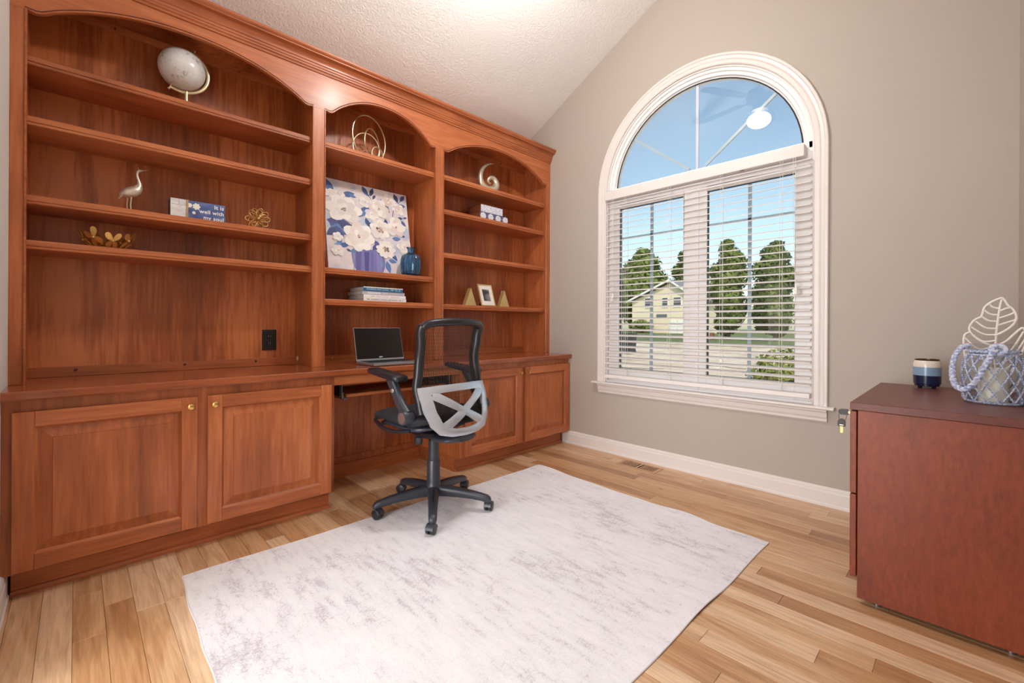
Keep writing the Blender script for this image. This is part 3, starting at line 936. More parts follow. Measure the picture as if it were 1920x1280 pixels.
for dx, dy in ((-0.008, 0.006), (0.004, -0.006)):
    MB().tube([(B.x + dx, B.y + dy, 1.600), (B.x + dx - 0.003, B.y + dy, 1.562), (B.x + dx - 0.001, B.y + dy, cz + 0.002)], 0.0026, 8).build('leg', M_SILV, cn, smooth=True)
    ft = MB()
    for aa in (-0.5, 0.0, 0.5, 3.1):
        ft.tube([(B.x + dx, B.y + dy, cz + 0.002), (B.x + dx + 0.014 * math.cos(aa), B.y + dy + 0.014 * math.sin(aa), cz + 0.0016)], 0.0016, 6)
    ft.build('foot', M_SILV, cn)

# verse block sign ------------------------------------------------------------
def brushy(name, a, b_, c, scale=26):
    m, nt, b = new_mat(name)
    N, L = nt.nodes, nt.links
    tc = N.new('ShaderNodeTexCoord'); mp = N.new('ShaderNodeMapping'); mp.inputs['Scale'].default_value = (0.35, 1, 1)
    L.new(tc.outputs['Object'], mp.inputs['Vector'])
    n1 = N.new('ShaderNodeTexNoise'); n1.inputs['Scale'].default_value = scale; n1.inputs['Detail'].default_value = 4; n1.inputs['Distortion'].default_value = 0.8
    L.new(mp.outputs[0], n1.inputs['Vector'])
    cr = N.new('ShaderNodeValToRGB'); e = cr.color_ramp.elements
    e[0].position = 0.34; e[0].color = srgb(*a); e[1].position = 0.68; e[1].color = srgb(*c)
    q = e.new(0.5); q.color = srgb(*b_)
    L.new(n1.outputs['Fac'], cr.inputs[0]); L.new(cr.outputs[0], b.inputs['Base Color'])
    b.inputs['Roughness'].default_value = 0.55
    return m
M_BLUEP = brushy('blue_paint_wash', (58, 76, 128), (76, 96, 152), (104, 126, 178))
M_WHITEP = brushy('whitewashed_boards', (198, 202, 206), (222, 224, 226), (236, 236, 236), 40)
M_NAVY = plain('navy_edge', (38, 42, 70), 0.5)
M_TWINE = plain('jute_twine', (188, 152, 108), 0.9, bump=0.6, bscale=400)
M_PRINTW = plain('white_print', (240, 240, 244), 0.6)
sz = SH_L[2]
sg = thing('verse_block', 'blue and whitewashed wooden verse block tied with twine', 'block sign', (-2.596, -0.27, sz))
x0, x1, yf, yb, zt = -2.709, -2.483, -0.300, -0.238, 1.614
zb = sz + 0.0005
MB().box(x0, -2.640, yf, yb, zb, zt).build('whitewashed_block', [M_WHITEP], sg, bevel=0.001)
MB().box(-2.640, x1, yf, yb, zb, zt).build('printed_block', [M_BLUEP], sg, bevel=0.001)
MB().box(x0 - 0.0008, x0, yf + 0.001, yb, zb, zt - 0.001).build('navy_end', M_NAVY, sg)
for dx in (0.0, 0.006):
    tp = [(-2.646 + dx, yf - 0.0018, zb + 0.001), (-2.646 + dx, yf - 0.0018, zt + 0.0015), (-2.646 + dx, yb + 0.0018, zt + 0.0015), (-2.646 + dx, yb + 0.0018, zb + 0.001)]
    MB().tube(tp, 0.0018, 6).build('twine', M_TWINE, sg)
for (zz) in (1.586,):
    MB().box(x0 + 0.001, -2.650, yf - 0.0006, yf, zz - 0.0007, zz + 0.0007).build('board_joint', plain('grey_joint', (150, 152, 158), 0.7), sg)
MB().box(-2.676, -2.6745, yf - 0.0006, yf, 1.586, 1.612).build('board_joint', plain('grey_joint2', (140, 142, 150), 0.7), sg)
def petals(cx, cz_, r, n, y, a0=0.0, wid=0.55):
    out = []
    for k in range(n):
        a = a0 + 2 * PI * k / n
        c = (cx + 0.5 * r * math.cos(a), cz_ + 0.5 * r * math.sin(a))
        ring = []
        for j in range(10):
            t = 2 * PI * j / 10
            u, w = 0.52 * r * math.cos(t), wid * 0.6 * r * math.sin(t)
            ring.append((c[0] + u * math.cos(a) - w * math.sin(a), y, c[1] + u * math.sin(a) + w * math.cos(a)))
        out.append(ring)
    return out
fl_ = MB()
for (cx, cz_, r) in ((-2.606, 1.588, 0.017), (-2.634, 1.590, 0.012), (-2.616, 1.556, 0.008)):
    for k, ring in enumerate(petals(cx, cz_, r, 7, yf - 0.0008)):
        ring = [(min(max(p[0], -2.638), x1 - 0.002), p[1] - 0.00004 * k, min(p[2], zt - 0.002)) for p in ring]
        fl_.add(ring, [tuple(range(10))])
fl_.build('printed_blossoms', plain('cream_print', (238, 236, 226), 0.6), sg)
for body, zz, size in (('It is', 1.589, 0.026), ('well with', 1.560, 0.026), ('my soul', 1.531, 0.026)):
    me = text_mesh(body, size, 'RIGHT', 0.0002, spacing=1.08, bold=0.0006)
    base = world_loc(sg)
    place_text(me, M_PRINTW, sg, Vector((x1 - 0.006, yf - 0.001, zz)) - base, (1, 0, 0), (0, 0, 1))

# gold wire flower ------------------------------------------------------------
wf = thing('wire_flower', 'gold wire flower ornament made of looped petals', 'ornament', (-2.318, -0.25, SH_L[2]))
C0 = Vector((-2.318, -0.25, SH_L[2] + 0.062))
rng = random.Random(4)
dirs = []
for k in range(9):
    a = 2 * PI * k / 9
    dirs.append(Vector((math.cos(a), -0.45, math.sin(a))).normalized())
for k in range(7):
    a = 2 * PI * (k + 0.5) / 7
    dirs.append(Vector((math.cos(a) * 0.9, 0.25, math.sin(a) * 0.9)).normalized())
for d in dirs:
    s = d.cross(Vector((0.2, 1, 0.1))).normalized()
    Lp = 0.060
    loop = []
    for j in range(17):
        t = 2 * PI * j / 16
        loop.append(C0 + d * (Lp / 2 - math.cos(t) * Lp / 2) + s * math.sin(t) * 0.017 * (0.6 + 0.4 * (1 - math.cos(t)) / 2))
    MB().tube(loop[:-1], 0.0017, 6, closed=True).build('petal_loop', M_GOLD, wf, smooth=True)
MB().sphere(C0 + Vector((0, -0.012, 0)), 0.011, 12, 8).build('centre_bead', M_GOLD, wf, smooth=True)

# gold petal bowl ------------------------------------------------------------
pb = thing('petal_bowl', 'gold openwork bowl formed of overlapping metal petals', 'bowl', (-2.930, -0.22, SH_L[3]))
M_GOLDB = plain('bright_gold_leaf', (226, 186, 108), 0.28, 0.75)
BC = Vector((-2.930, -0.22, SH_L[3]))
def bowl_pt(a, h):                        # h 0..1 up the bowl
    r = 0.032 + 0.088 * (h ** 0.6)
    return BC + Vector((r * math.cos(a), r * math.sin(a) * 0.8, 0.003 + 0.118 * h ** 1.2))
for k in range(8):                        # eight flowers round the wall, each of four petals
    a0 = 2 * PI * k / 8 + 0.2
    hc = 0.36 + 0.08 * (k % 2)
    for q in range(4):
        ang = PI / 4 + q * PI / 2 + 0.2 * (k % 3)
        out = []
        for j in range(12):
            t = 2 * PI * j / 12
            u = 0.26 + 0.25 * math.cos(t); w = 0.19 * math.sin(t) * (0.75 + 0.25 * math.cos(t))
            du = u * math.cos(ang) - w * math.sin(ang); dv = u * math.sin(ang) + w * math.cos(ang)
            out.append(bowl_pt(a0 + du * 0.78, max(0.0, hc + dv * 0.72)))
        nrm = (sum(out, Vector()) / 12 - BC - Vector((0, 0, 0.07))).normalized()
        MB().poly_plate(out, nrm, 0.0012).build('petal', M_GOLDB, pb)
    p = bowl_pt(a0, hc)
    MB().sphere(p + (p - BC - Vector((0, 0, 0.07))).normalized() * 0.002, 0.006, 10, 8).build('rivet', M_GOLDB, pb, smooth=True)
MB().lathe([(0.0, SH_L[3] + 0.0006), (0.034, SH_L[3] + 0.0006), (0.034, SH_L[3] + 0.0025), (0.0, SH_L[3] + 0.0025)], (BC.x, BC.y, 0), 20).build('base_plate', M_GOLDB, pb)

# ring sculpture ------------------------------------------------------------
rs = thing('ring_sculpture', 'pale gold sculpture of nested metal rings', 'sculpture', (-1.645, -0.20, SH_M[0]))
Z0 = SH_M[0]
def ring(cx, cz_, rx, rz, y, yaw, tilt_):
    pts = []
    for j in range(48):
        t = 2 * PI * j / 48
        u, w = rx * math.cos(t), rz * math.sin(t)
        # tilt in plane, then turn about z
        uu = u * math.cos(tilt_) - w * math.sin(tilt_); ww = u * math.sin(tilt_) + w * math.cos(tilt_)
        pts.append((cx + uu * math.cos(yaw), y + uu * math.sin(yaw), cz_ + ww))
    zmin = min(p[2] for p in pts)
    if zmin < Z0 + 0.0048:
        pts = [(p[0], p[1], p[2] + Z0 + 0.0048 - zmin) for p in pts]
    return MB().tube(pts, 0.0042, 8, closed=True)
for args in ((-1.645, 2.235, 0.126, 0.150, -0.20, 0.15, 0.12), (-1.632, 2.190, 0.082, 0.106, -0.215, 0.5, 0.1), (-1.660, 2.178, 0.084, 0.094, -0.185, -0.25, 0.1), (-1.600, 2.130, 0.046, 0.050, -0.225, 0.2, 0.0), (-1.660, 2.115, 0.042, 0.034, -0.205, -0.2, 0.0)):
    ring(*args).build('ring', M_GOLDP, rs, smooth=True)

# floral canvas ------------------------------------------------------------
pt = thing('floral_canvas', 'square canvas print of white flowers in a violet vase leaning on the shelf', 'painting', (-1.625, -0.20, SH_M[1]))
PX0, PX1 = -1.920, -1.322
Pb, Ptop = Vector((0, -0.225, SH_M[1] + 0.0066)), Vector((0, -0.120, SH_M[1] + 0.600))
upd = (Ptop - Pb).normalized()
HT = (Ptop - Pb).length
nrm = Vector((1, 0, 0)).cross(upd)          # faces the room
if nrm.y > 0: nrm = -nrm
def cv(s, t, off=0.0):                        # s to the right 0..1, t downwards 0..1
    return Vector((PX0 + (PX1 - PX0) * s, Pb.y, Pb.z)) + upd * HT * (1 - t) + nrm * off
cb = MB()
quad = [cv(0, 1), cv(1, 1), cv(1, 0), cv(0, 0)]
cb.rings([[p - nrm * 0.034 for p in quad], quad])
def canvas_mat():
    m, nt, b = new_mat('painted_ground')
    N, L = nt.nodes, nt.links
    tc = N.new('ShaderNodeTexCoord')
    n1 = N.new('ShaderNodeTexNoise'); n1.inputs['Scale'].default_value = 7; n1.inputs['Detail'].default_value = 5; n1.inputs['Distortion'].default_value = 1.0
    L.new(tc.outputs['Object'], n1.inputs['Vector'])
    cr = N.new('ShaderNodeValToRGB'); e = cr.color_ramp.elements
    e[0].position = 0.32; e[0].color = srgb(196, 202, 222); e[1].position = 0.66; e[1].color = srgb(234, 226, 226)
    q = e.new(0.5); q.color = srgb(226, 220, 224)
    L.new(n1.outputs['Fac'], cr.inputs[0]); L.new(cr.outputs[0], b.inputs['Base Color'])
    b.inputs['Roughness'].default_value = 0.6
    return m
cb.build('canvas', canvas_mat(), pt)
# painted shapes: polygons a hair above the canvas, one colour per face
def zoom_st(px, py):                          # traced from a close look at the print: pixel -> s, t on the canvas
    s = (px - 60) / 990.0
    for _ in range(4):
        t = (py - (80 + 215 * s)) / (1085 + 0 * s - 145 * s)
        L_, R_ = 50 + 60 * t, 1030 + 80 * t
        s = (px - L_) / (R_ - L_)
    return s, t
prt = []
layer = [0]
def shape(pts, col):
    layer[0] += 1
    o = 0.0004 + 0.000012 * layer[0]
    q = []
    for s, t in pts:
        s = min(max(s, 0.004), 0.996); t = min(max(t, 0.004), 0.996)
        q.append(cv(s, t, o))
    prt.append((q, col))
rng = random.Random(21)
def leaf(px, py, L_, ang, col, wid=0.30):
    s, t = zoom_st(px, py)
    L_ /= 1000.0
    pts = []
    for j in range(12):
        u = j / 11
        pts.append((u, wid * math.sin(PI * u) * (1 - 0.35 * u)))
    pts = pts + [(u, -w * 0.8) for u, w in reversed(pts[1:-1])]
    shape([(s + L_ * (u * math.cos(ang) - w * math.sin(ang)), t + L_ * (u * math.sin(ang) + w * math.cos(ang))) for u, w in pts], col)
BL = [(76, 106, 166), (98, 132, 186), (66, 78, 128), (84, 88, 150), (120, 156, 204)]
DK = (64, 66, 104)
# soft backdrop strokes
for k in range(34):
    s, t = rng.random(), rng.random() * 0.95
    r = 0.04 + 0.07 * rng.random()
    col = rng.choice([(222, 214, 220), (206, 212, 230), (232, 226, 228), (214, 204, 214), (190, 204, 226)])
    n_ = 9
    shape([(s + r * (0.7 + 0.5 * rng.random()) * math.cos(2 * PI * j / n_), t + 0.8 * r * (0.7 + 0.5 * rng.random()) * math.sin(2 * PI * j / n_)) for j in range(n_)], col)
# vase
vz = [(352, 960), (360, 1020), (372, 1090), (395, 1150), (420, 1200), (720, 1215), (745, 1150), (752, 1080), (740, 1000), (700, 950), (560, 930), (440, 935)]
shape([zoom_st(*p) for p in vz], (122, 122, 182))
for (a, b_, col) in ((400, 470, (98, 96, 158)), (500, 560, (82, 78, 146)), (575, 610, (108, 106, 176)), (640, 720, (136, 136, 194)), (372, 398, (142, 140, 186))):
    shape([zoom_st(a, 960), zoom_st(b_, 960), zoom_st(b_ - 10, 1205), zoom_st(a + 10, 1200)], col)
# foliage
for (px, py, L_, ang, ci) in ((70, 95, 190, 1.05, 0), (255, 285, 150, -0.25, 0), (330, 280, 90, 0.3, 1), (60, 300, 110, -0.4, 1), (480, 180, 130, 1.0, 0), (610, 210, 110, 1.95, 2), (640, 290, 70, 2.2, 2), (870, 270, 120, 1.15, 2), (1010, 300, 110, 2.25, 3), (930, 405, 95, 0.05, 0), (560, 430, 190, 2.3, 0), (450, 540, 120, -0.8, 1), (700, 330, 150, 0.8, 4), (740, 390, 120, 0.95, 2), (520, 560, 110, 1.2, 2), (560, 610, 90, 0.8, 2), (760, 570, 110, 1.5, 2), (910, 565, 80, -0.2, 2), (960, 590, 90, 0.8, 0), (1040, 560, 60, 2.9, 3), (980, 660, 60, 1.0, 2), (90, 590, 300, 0.12, 3), (120, 640, 260, 0.3, 0), (110, 700, 240, -0.2, 1), (90, 770, 160, -0.7, 2), (250, 820, 120, 2.1, 1), (330, 880, 120, 2.9, 0), (160, 900, 90, -0.5, 4), (340, 960, 110, -0.35, 1), (620, 820, 130, 0.9, 3), (600, 940, 120, -0.9, 3), (840, 800, 120, -0.1, 1), (840, 970, 110, 1.0, 0), (790, 1050, 110, 0.15, 1), (770, 1060, 150, 1.35, 1), (700, 1060, 80, 1.4, 4), (945, 760, 70, 0.2, 2), (300, 930, 60, 0.4, 2), (630, 860, 90, 0.2, 3), (650, 900, 80, 1.2, 2), (200, 600, 200, 0.4, 2), (180, 660, 150, 0.9, 3)):
    leaf(px, py, L_, ang, BL[ci])
for (a, b_) in (((480, 180), (585, 335)), ((605, 205), (560, 300)), ((870, 400), (850, 560)), ((1000, 310), (925, 390)), ((905, 300), (920, 370)), ((330, 455), (340, 530)), ((960, 720), (1000, 780))):
    (s0, t0), (s1, t1) = zoom_st(*a), zoom_st(*b_)
    w = 0.004
    shape([(s0 - w, t0), (s0 + w, t0), (s1 + w, t1), (s1 - w, t1)], DK)
def bloom(px, py, R_, n_, tint, heart, core=0.14, squash=0.85, rings_=3):
    s, t = zoom_st(px, py)
    R_ /= 1000.0
    for rr in range(rings_):
        f = 1 - 0.27 * rr
        for k in range(n_):
            a = 2 * PI * k / n_ + rr * 0.4 + rng.uniform(-0.15, 0.15)
            base = rng.choice([(240, 236, 232), (232, 226, 224), (246, 243, 240), tint])
            pts = []
            for j in range(11):
                u = 2 * PI * j / 11
                rad = R_ * f * (0.52 + 0.50 * math.cos(u)); w = R_ * f * 0.40 * math.sin(u) * (6.0 / n_) ** 0.5
                pts.append((s + rad * math.cos(a) - w * math.sin(a), t + squash * (rad * math.sin(a) + w * math.cos(a))))
            shape(pts, base)
    for k in range(9):
        a = 2 * PI * k / 9
        r = R_ * core * rng.uniform(0.3, 1.0)
        shape([(s + r * math.cos(a) + R_ * core * 0.35 * math.cos(2 * PI * j / 6), t + r * math.sin(a) * squash + R_ * core * 0.35 * math.sin(2 * PI * j / 6)) for j in range(6)], rng.choice([heart, (170, 140, 120), (206, 186, 172)]))
bloom(215, 285, 75, 5, (222, 214, 216), (214, 178, 120), 0.10)
bloom(120, 270, 60, 5, (232, 226, 228), (200, 180, 160), 0.08)
bloom(800, 350, 95, 7, (222, 208, 200), (196, 170, 150), 0.12)
bloom(930, 460, 85, 6, (226, 208, 212), (190, 170, 170), 0.10)
bloom(520, 370, 80, 5, (224, 220, 228), (160, 140, 130), 0.10)
bloom(590, 520, 85, 5, (222, 220, 232), (150, 130, 130), 0.08)
bloom(270, 465, 215, 6, (226, 220, 220), (110, 88, 80), 0.12, 0.72)
bloom(680, 455, 125, 6, (228, 216, 212), (112, 84, 66), 0.13, 0.95)
bloom(890, 670, 125, 6, (228, 214, 214), (140, 110, 104), 0.12, 1.0)
bloom(690, 700, 130, 9, (230, 222, 222), (96, 76, 72), 0.34, 0.95, 2)
bloom(440, 785, 185, 7, (230, 220, 214), (150, 104, 82), 0.12, 0.92, 4)
bloom(205, 790, 60, 5, (234, 234, 240), (170, 160, 160), 0.1)
bloom(210, 950, 75, 6, (232, 226, 226), (206, 196, 192), 0.12)
bloom(760, 930, 125, 11, (236, 232, 230), (110, 92, 110), 0.30, 0.85, 2)
bloom(1000, 900, 110, 6, (228, 218, 220), (212, 200, 200), 0.1)
pm = bpy.data.meshes.new('printed_flowers')
vs, fs, cols = [], [], []
base = world_loc(pt)
for q, col in prt:
    o = len(vs)
    vs += [tuple(p - base) for p in q]
    fs.append(tuple(range(o, o + len(q))))
    cols += [srgb(*col)] * len(q)
pm.from_pydata(vs, [], fs)
at = pm.color_attributes.new('print', 'FLOAT_COLOR', 'CORNER')
at.data.foreach_set('color', [c for col in cols for c in col])
m, nt, b = new_mat('flower_print')
an = nt.nodes.new('ShaderNodeAttribute'); an.attribute_name = 'print'
nt.links.new(an.outputs['Color'], b.inputs['Base Color']); b.inputs['Roughness'].default_value = 0.6
pm.materials.append(m)
ob = bpy.data.objects.new('printed_flowers', pm); COL.objects.link(ob); ob.parent = pt

# blue ribbed glass vase ------------------------------------------------------------
def vase_mat():
    m, nt, b = new_mat('blue_ribbed_glass')
    N, L = nt.nodes, nt.links
    N.remove(b)
    tr = N.new('ShaderNodeBsdfTransparent'); tr.inputs[0].default_value = (0.56, 0.77, 0.90, 1)
    df = N.new('ShaderNodeBsdfDiffuse'); df.inputs[0].default_value = srgb(70, 124, 176)
    gl_ = N.new('ShaderNodeBsdfGlossy'); gl_.inputs['Roughness'].default_value = 0.06
    lw = N.new('ShaderNodeLayerWeight'); lw.inputs['Blend'].default_value = 0.3
    m1 = N.new('ShaderNodeMixShader'); m1.inputs[0].default_value = 0.14
    m2 = N.new('ShaderNodeMixShader')
    L.new(tr.outputs[0], m1.inputs[1]); L.new(df.outputs[0], m1.inputs[2])
    L.new(lw.outputs['Fresnel'], m2.inputs[0]); L.new(m1.outputs[0], m2.inputs[1]); L.new(gl_.outputs[0], m2.inputs[2])
    L.new(m2.outputs[0], N['Material Output'].inputs['Surface'])
    return m
va = MB()
VX, VY, VZ = -1.385, -0.297, SH_M[1] + 0.0006
prf = [(0.0, 0.0), (0.042, 0.0), (0.056, 0.008), (0.063, 0.030), (0.066, 0.070), (0.064, 0.110), (0.056, 0.136), (0.036, 0.149), (0.023, 0.158), (0.021, 0.170), (0.024, 0.184), (0.032, 0.194), (0.030, 0.195), (0.020, 0.184), (0.017, 0.170), (0.019, 0.157), (0.034, 0.145), (0.052, 0.132), (0.060, 0.108), (0.062, 0.070), (0.059, 0.031), (0.052, 0.012), (0.0, 0.008)]
n = 64
R = []
for k in range(n):
    a = 2 * PI * k / n
    row = []
    for r, h in prf:
        rr = r * (1 + (0.07 * math.cos(a * 14) if 0.004 < h < 0.150 and r > 0.03 else 0))
        row.append((VX + rr * math.cos(a), VY + rr * math.sin(a), VZ + h))
    R.append(row)
m_ = len(prf)
va.add([p for r in R for p in r], [(k * m_ + i, ((k + 1) % n) * m_ + i, ((k + 1) % n) * m_ + i + 1, k * m_ + i + 1) for k in range(n) for i in range(m_ - 1)])
tag(va.build('glass_vase', vase_mat(), smooth=60), 'blue ribbed glass bottle vase beside the floral canvas', 'vase')

# stack of yearbooks ------------------------------------------------------------
M_PAGE = plain('page_edges', (206, 200, 198), 0.8, bump=0.5, bscale=500)
def book(label, x0, x1, y0, y1, z, th, cover, spine_txt=None, txt_col=(240, 240, 244), band=None, yaw=0.0):
    b_ = thing('yearbook', label, 'book', ((x0 + x1) / 2, (y0 + y1) / 2, z), yaw, 'yearbooks stacked under the canvas')
    hx, hy = (x1 - x0) / 2, (y1 - y0) / 2
    m1 = plain('cover_' + str(len(bpy.data.materials)), cover, 0.4)
    cvb = MB()
    cvb.box(-hx, hx, -hy, hy, 0.0004, 0.0026); cvb.box(-hx, hx, -hy, hy, th - 0.0022, th); cvb.box(-hx, hx, -hy, -hy + 0.003, 0.0026, th - 0.0022)
    cvb.build('cover', m1, b_, local=True, bevel=0.0006)
    MB().box(-hx + 0.004, hx - 0.004, -hy + 0.004, hy - 0.005, 0.0028, th - 0.0024).build('pages', M_PAGE, b_, local=True)
    if band:
        for (p, q, r, s, c) in band:
            MB().box(-hx + p * 2 * hx, -hx + q * 2 * hx, -hy - 0.0005, -hy, th * r, th * s).build('spine_band', plain('band_' + str(len(bpy.data.materials)), c, 0.4), b_, local=True)
    if spine_txt:
        size = th * 0.62
        me = text_mesh(spine_txt, size, 'CENTER', 0.0001, spacing=1.05)
        w = max(v.co.x for v in me.vertices) - min(v.co.x for v in me.vertices)
        k = min(1.0, 2 * hx * 0.86 / w)
        for v in me.vertices: v.co.x *= k
        place_text(me, plain('ink_' + str(len(bpy.data.materials)), txt_col, 0.5), b_, Vector((0, -hy - 0.0007, th * 0.28)), (1, 0, 0), (0, 0, 1))
    return b_
z = SH_M[2]
book('white yearbook with dark spine lettering at the bottom of the stack', -1.738, -1.434, -0.322, -0.105, z, 0.0215, (236, 234, 238), '2001  WESTERVILLE CENTRAL HIGH SCHOOL  VOL. 17', (60, 60, 72)); z += 0.0217
book('white yearbook with faint red spine lettering, second up in the stack', -1.738, -1.438, -0.322, -0.105, z, 0.0195, (238, 234, 236), '2000   HIGH  SCHOOL   YEARBOOK', (214, 170, 174)); z += 0.0197
book('grey patterned yearbook, third up in the stack', -1.748, -1.446, -0.321, -0.100, z, 0.0215, (178, 176, 186), None, band=[(0.02, 0.98, 0.86, 0.99, (120, 132, 150)), (0.12, 0.42, 0.2, 0.8, (216, 212, 220)), (0.46, 0.58, 0.2, 0.8, (206, 190, 200)), (0.62, 0.86, 0.25, 0.7, (196, 184, 196))], yaw=0.0); z += 0.0217
book('blue yearbook with white lettering on top of the stack', -1.737, -1.458, -0.318, -0.112, z, 0.0275, (32, 98, 142), 'STRASBURG HIGH SCHOOL  1998  VOL. 20', (200, 224, 240), band=[(0.0, 1.0, 0.80, 1.0, (236, 240, 240))], yaw=0.0)

# laptop ------------------------------------------------------------
lp = thing('laptop', 'open silver laptop with a black screen on the worktop', 'laptop', (-1.625, -0.452, ZC + 0.0005), 0.0)
M_ALU = plain('silver_aluminium', (190, 192, 200), 0.3, 0.8)
M_SCR = plain('black_screen', (10, 10, 12), 0.12)
M_KEY = plain('black_key', (34, 34, 38), 0.45)
MB().box(-0.165, 0.165, -0.115, 0.115, 0.002, 0.016).build('base', M_ALU, lp, local=True, bevel=0.003)
MB().box(-0.150, 0.150, -0.030, 0.098, 0.0161, 0.0166).build('keyboard_deck', plain('grey_deck', (120, 122, 130), 0.4, 0.5), lp, local=True)
key = None
for r in range(5):
    for c in range(14):
        if key is None:
            key = MB().box(-0.0092, 0.0092, -0.0095, 0.0095, 0, 0.0022).mesh('key', M_KEY)
        o = bpy.data.objects.new('key', key); COL.objects.link(o); o.parent = lp
        o.location = (-0.1385 + c * 0.0213, -0.0185 + r * 0.0245, 0.0166)
MB().box(-0.05, 0.05, -0.105, -0.042, 0.0161, 0.0164).build('touchpad', plain('touchpad_grey', (168, 170, 178), 0.3, 0.4), lp, local=True)
lean = math.radians(14)
ux, uz = math.sin(lean), math.cos(lean)
def lid(s, h, o): return Vector((s, 0.112 + h * ux + o * uz, 0.018 + h * uz - o * ux))
ld = MB()
qd = [(-0.165, 0.0), (0.165, 0.0), (0.165, 0.212), (-0.165, 0.212)]
ld.rings([[lid(s, h, 0.006) for s, h in qd], [lid(s, h, 0.0) for s, h in qd]])
lido = ld.build('lid', M_ALU, lp, local=True, bevel=0.002)
sc_ = MB()
qd = [(-0.162, 0.010), (0.162, 0.010), (0.162, 0.209), (-0.162, 0.209)]
sc_.rings([[lid(s, h, -0.0003) for s, h in qd], [lid(s, h, -0.0010) for s, h in qd]])
sc_.build('screen', M_SCR, lp, local=True)
me = text_mesh('acer', 0.014, 'CENTER', 0.0001, bold=0.0005)
place_text(me, plain('logo_grey', (206, 208, 212), 0.4), lp, lid(0, 0.016, -0.0013), (1, 0, 0), (0, ux, uz))
MB().sphere(lid(0, 0.2045, -0.001), 0.0016, 8, 6).build('webcam', plain('lens_grey', (150, 150, 156), 0.2), lp, local=True)
MB().tube([(-0.15, 0.113, 0.017), (0.15, 0.113, 0.017)], 0.006, 10).build('hinge', plain('hinge_grey', (110, 112, 118), 0.4), lp, local=True)

# curled horn ------------------------------------------------------------
hn = MB()
HX, HY, HZ = -0.600, -0.215, SH_R[0]
pts, rad = [], []
P2 = [(0.050, 0.262, 0.002), (0.010, 0.252, 0.008), (-0.030, 0.228, 0.013), (-0.062, 0.190, 0.018), (-0.080, 0.145, 0.022), (-0.080, 0.098, 0.026), (-0.062, 0.060, 0.029), (-0.028, 0.036, 0.033), (0.014, 0.034, 0.036), (0.050, 0.050, 0.037), (0.070, 0.082, 0.034), (0.066, 0.116, 0.028), (0.044, 0.138, 0.022), (0.018, 0.138, 0.018), (0.000, 0.122, 0.015), (0.000, 0.102, 0.012), (0.014, 0.092, 0.010), (0.026, 0.098, 0.008)]
def cat(P, n=4):
    out = []
    for i in range(len(P) - 1):
        p0, p1, p2, p3 = [Vector(P[max(0, min(len(P) - 1, j))]) for j in (i - 1, i, i + 1, i + 2)]
        for k in range(n):
            t = k / n
            out.append(0.5 * ((2 * p1) + (p2 - p0) * t + (2 * p0 - 5 * p1 + 4 * p2 - p3) * t * t + (3 * p1 - p0 - 3 * p2 + p3) * t ** 3))
    out.append(Vector(P[-1]))
    return out
cp = cat(P2)
hn.tube([(HX + p.x, HY + 0.012 * math.sin(i * 0.12), HZ + p.y) for i, p in enumerate(cp)], 0.01, 14, rs=[max(0.0015, p.z * 0.92) for p in cp], flat=0.75, upv=(0, 1, 0))
zmin = min(v[2] for v in hn.v)
hn.v = [(a, b_, c - zmin + SH_R[0] + 0.0005) for a, b_, c in hn.v]
tag(hn.build('horn_sculpture', plain('silvered_horn', (206, 198, 178), 0.3, 0.6, bump=0.4, bscale=60, var=0.2), smooth=60), 'silvery curled horn sculpture standing on the top shelf', 'sculpture')

# two patterned boxes ------------------------------------------------------------
def tile_mat(name, bg, fg, scale):
    m, nt, b = new_mat(name)
    N, L = nt.nodes, nt.links
    tc = N.new('ShaderNodeTexCoord')
    vo = N.new('ShaderNodeTexVoronoi'); vo.inputs['Scale'].default_value = scale
    L.new(tc.outputs['Object'], vo.inputs['Vector'])
    cr = N.new('ShaderNodeValToRGB'); cr.color_ramp.interpolation = 'CONSTANT'
    cr.color_ramp.elements[0].color = srgb(*fg); cr.color_ramp.elements[1].position = 0.42; cr.color_ramp.elements[1].color = srgb(*bg)
    L.new(vo.outputs['Distance'], cr.inputs[0]); L.new(cr.outputs[0], b.inputs['Base Color'])
    b.inputs['Roughness'].default_value = 0.5
    return m
M_BOXW = wood('brown_box_sides', (80, 40, 22), (112, 60, 34), (140, 80, 48), axis='y', rough=0.4)
M_BOXE = plain('dark_box_edge', (44, 32, 34), 0.5)
def deco_box(label, x0, x1, y0, y1, z, th, front):
    t = thing('keepsake_box', label, 'box', ((x0 + x1) / 2, (y0 + y1) / 2, z), group='patterned boxes stacked on the shelf')
    MB().box(x0, x1, y0 + 0.003, y1, z + 0.0006, z + th - 0.003).build('body', M_BOXW, t)
    MB().box(x0, x1, y0, y1, z + th - 0.003, z + th).build('lid_edge', M_BOXE, t)
    MB().box(x0, x1, y0 - 0.0008, y0 + 0.003, z + 0.001, z + th - 0.003).build('front', front, t)
    return t
lb = deco_box('navy box fronted with round white rosettes at the bottom of the pair', -0.767, -0.466, -0.300, -0.110, SH_R[1], 0.062, plain('slate_blue', (84, 92, 130), 0.5))
M_ROS = tile_mat('rosette_print', (232, 230, 236), (170, 182, 214), 160)
for k in range(4):
    cx = -0.735 + k * 0.080
    disc = MB()
    ring_ = [(cx + 0.029 * (1 + 0.06 * math.cos(8 * t)) * math.cos(t), -0.3012, SH_R[1] + 0.030 + 0.027 * (1 + 0.06 * math.cos(8 * t)) * math.sin(t)) for t in [2 * PI * j / 32 for j in range(32)]]
    disc.rings([ring_, [(a, b_ - 0.0008, c) for a, b_, c in ring_]])
    disc.build('rosette', M_ROS, lb)
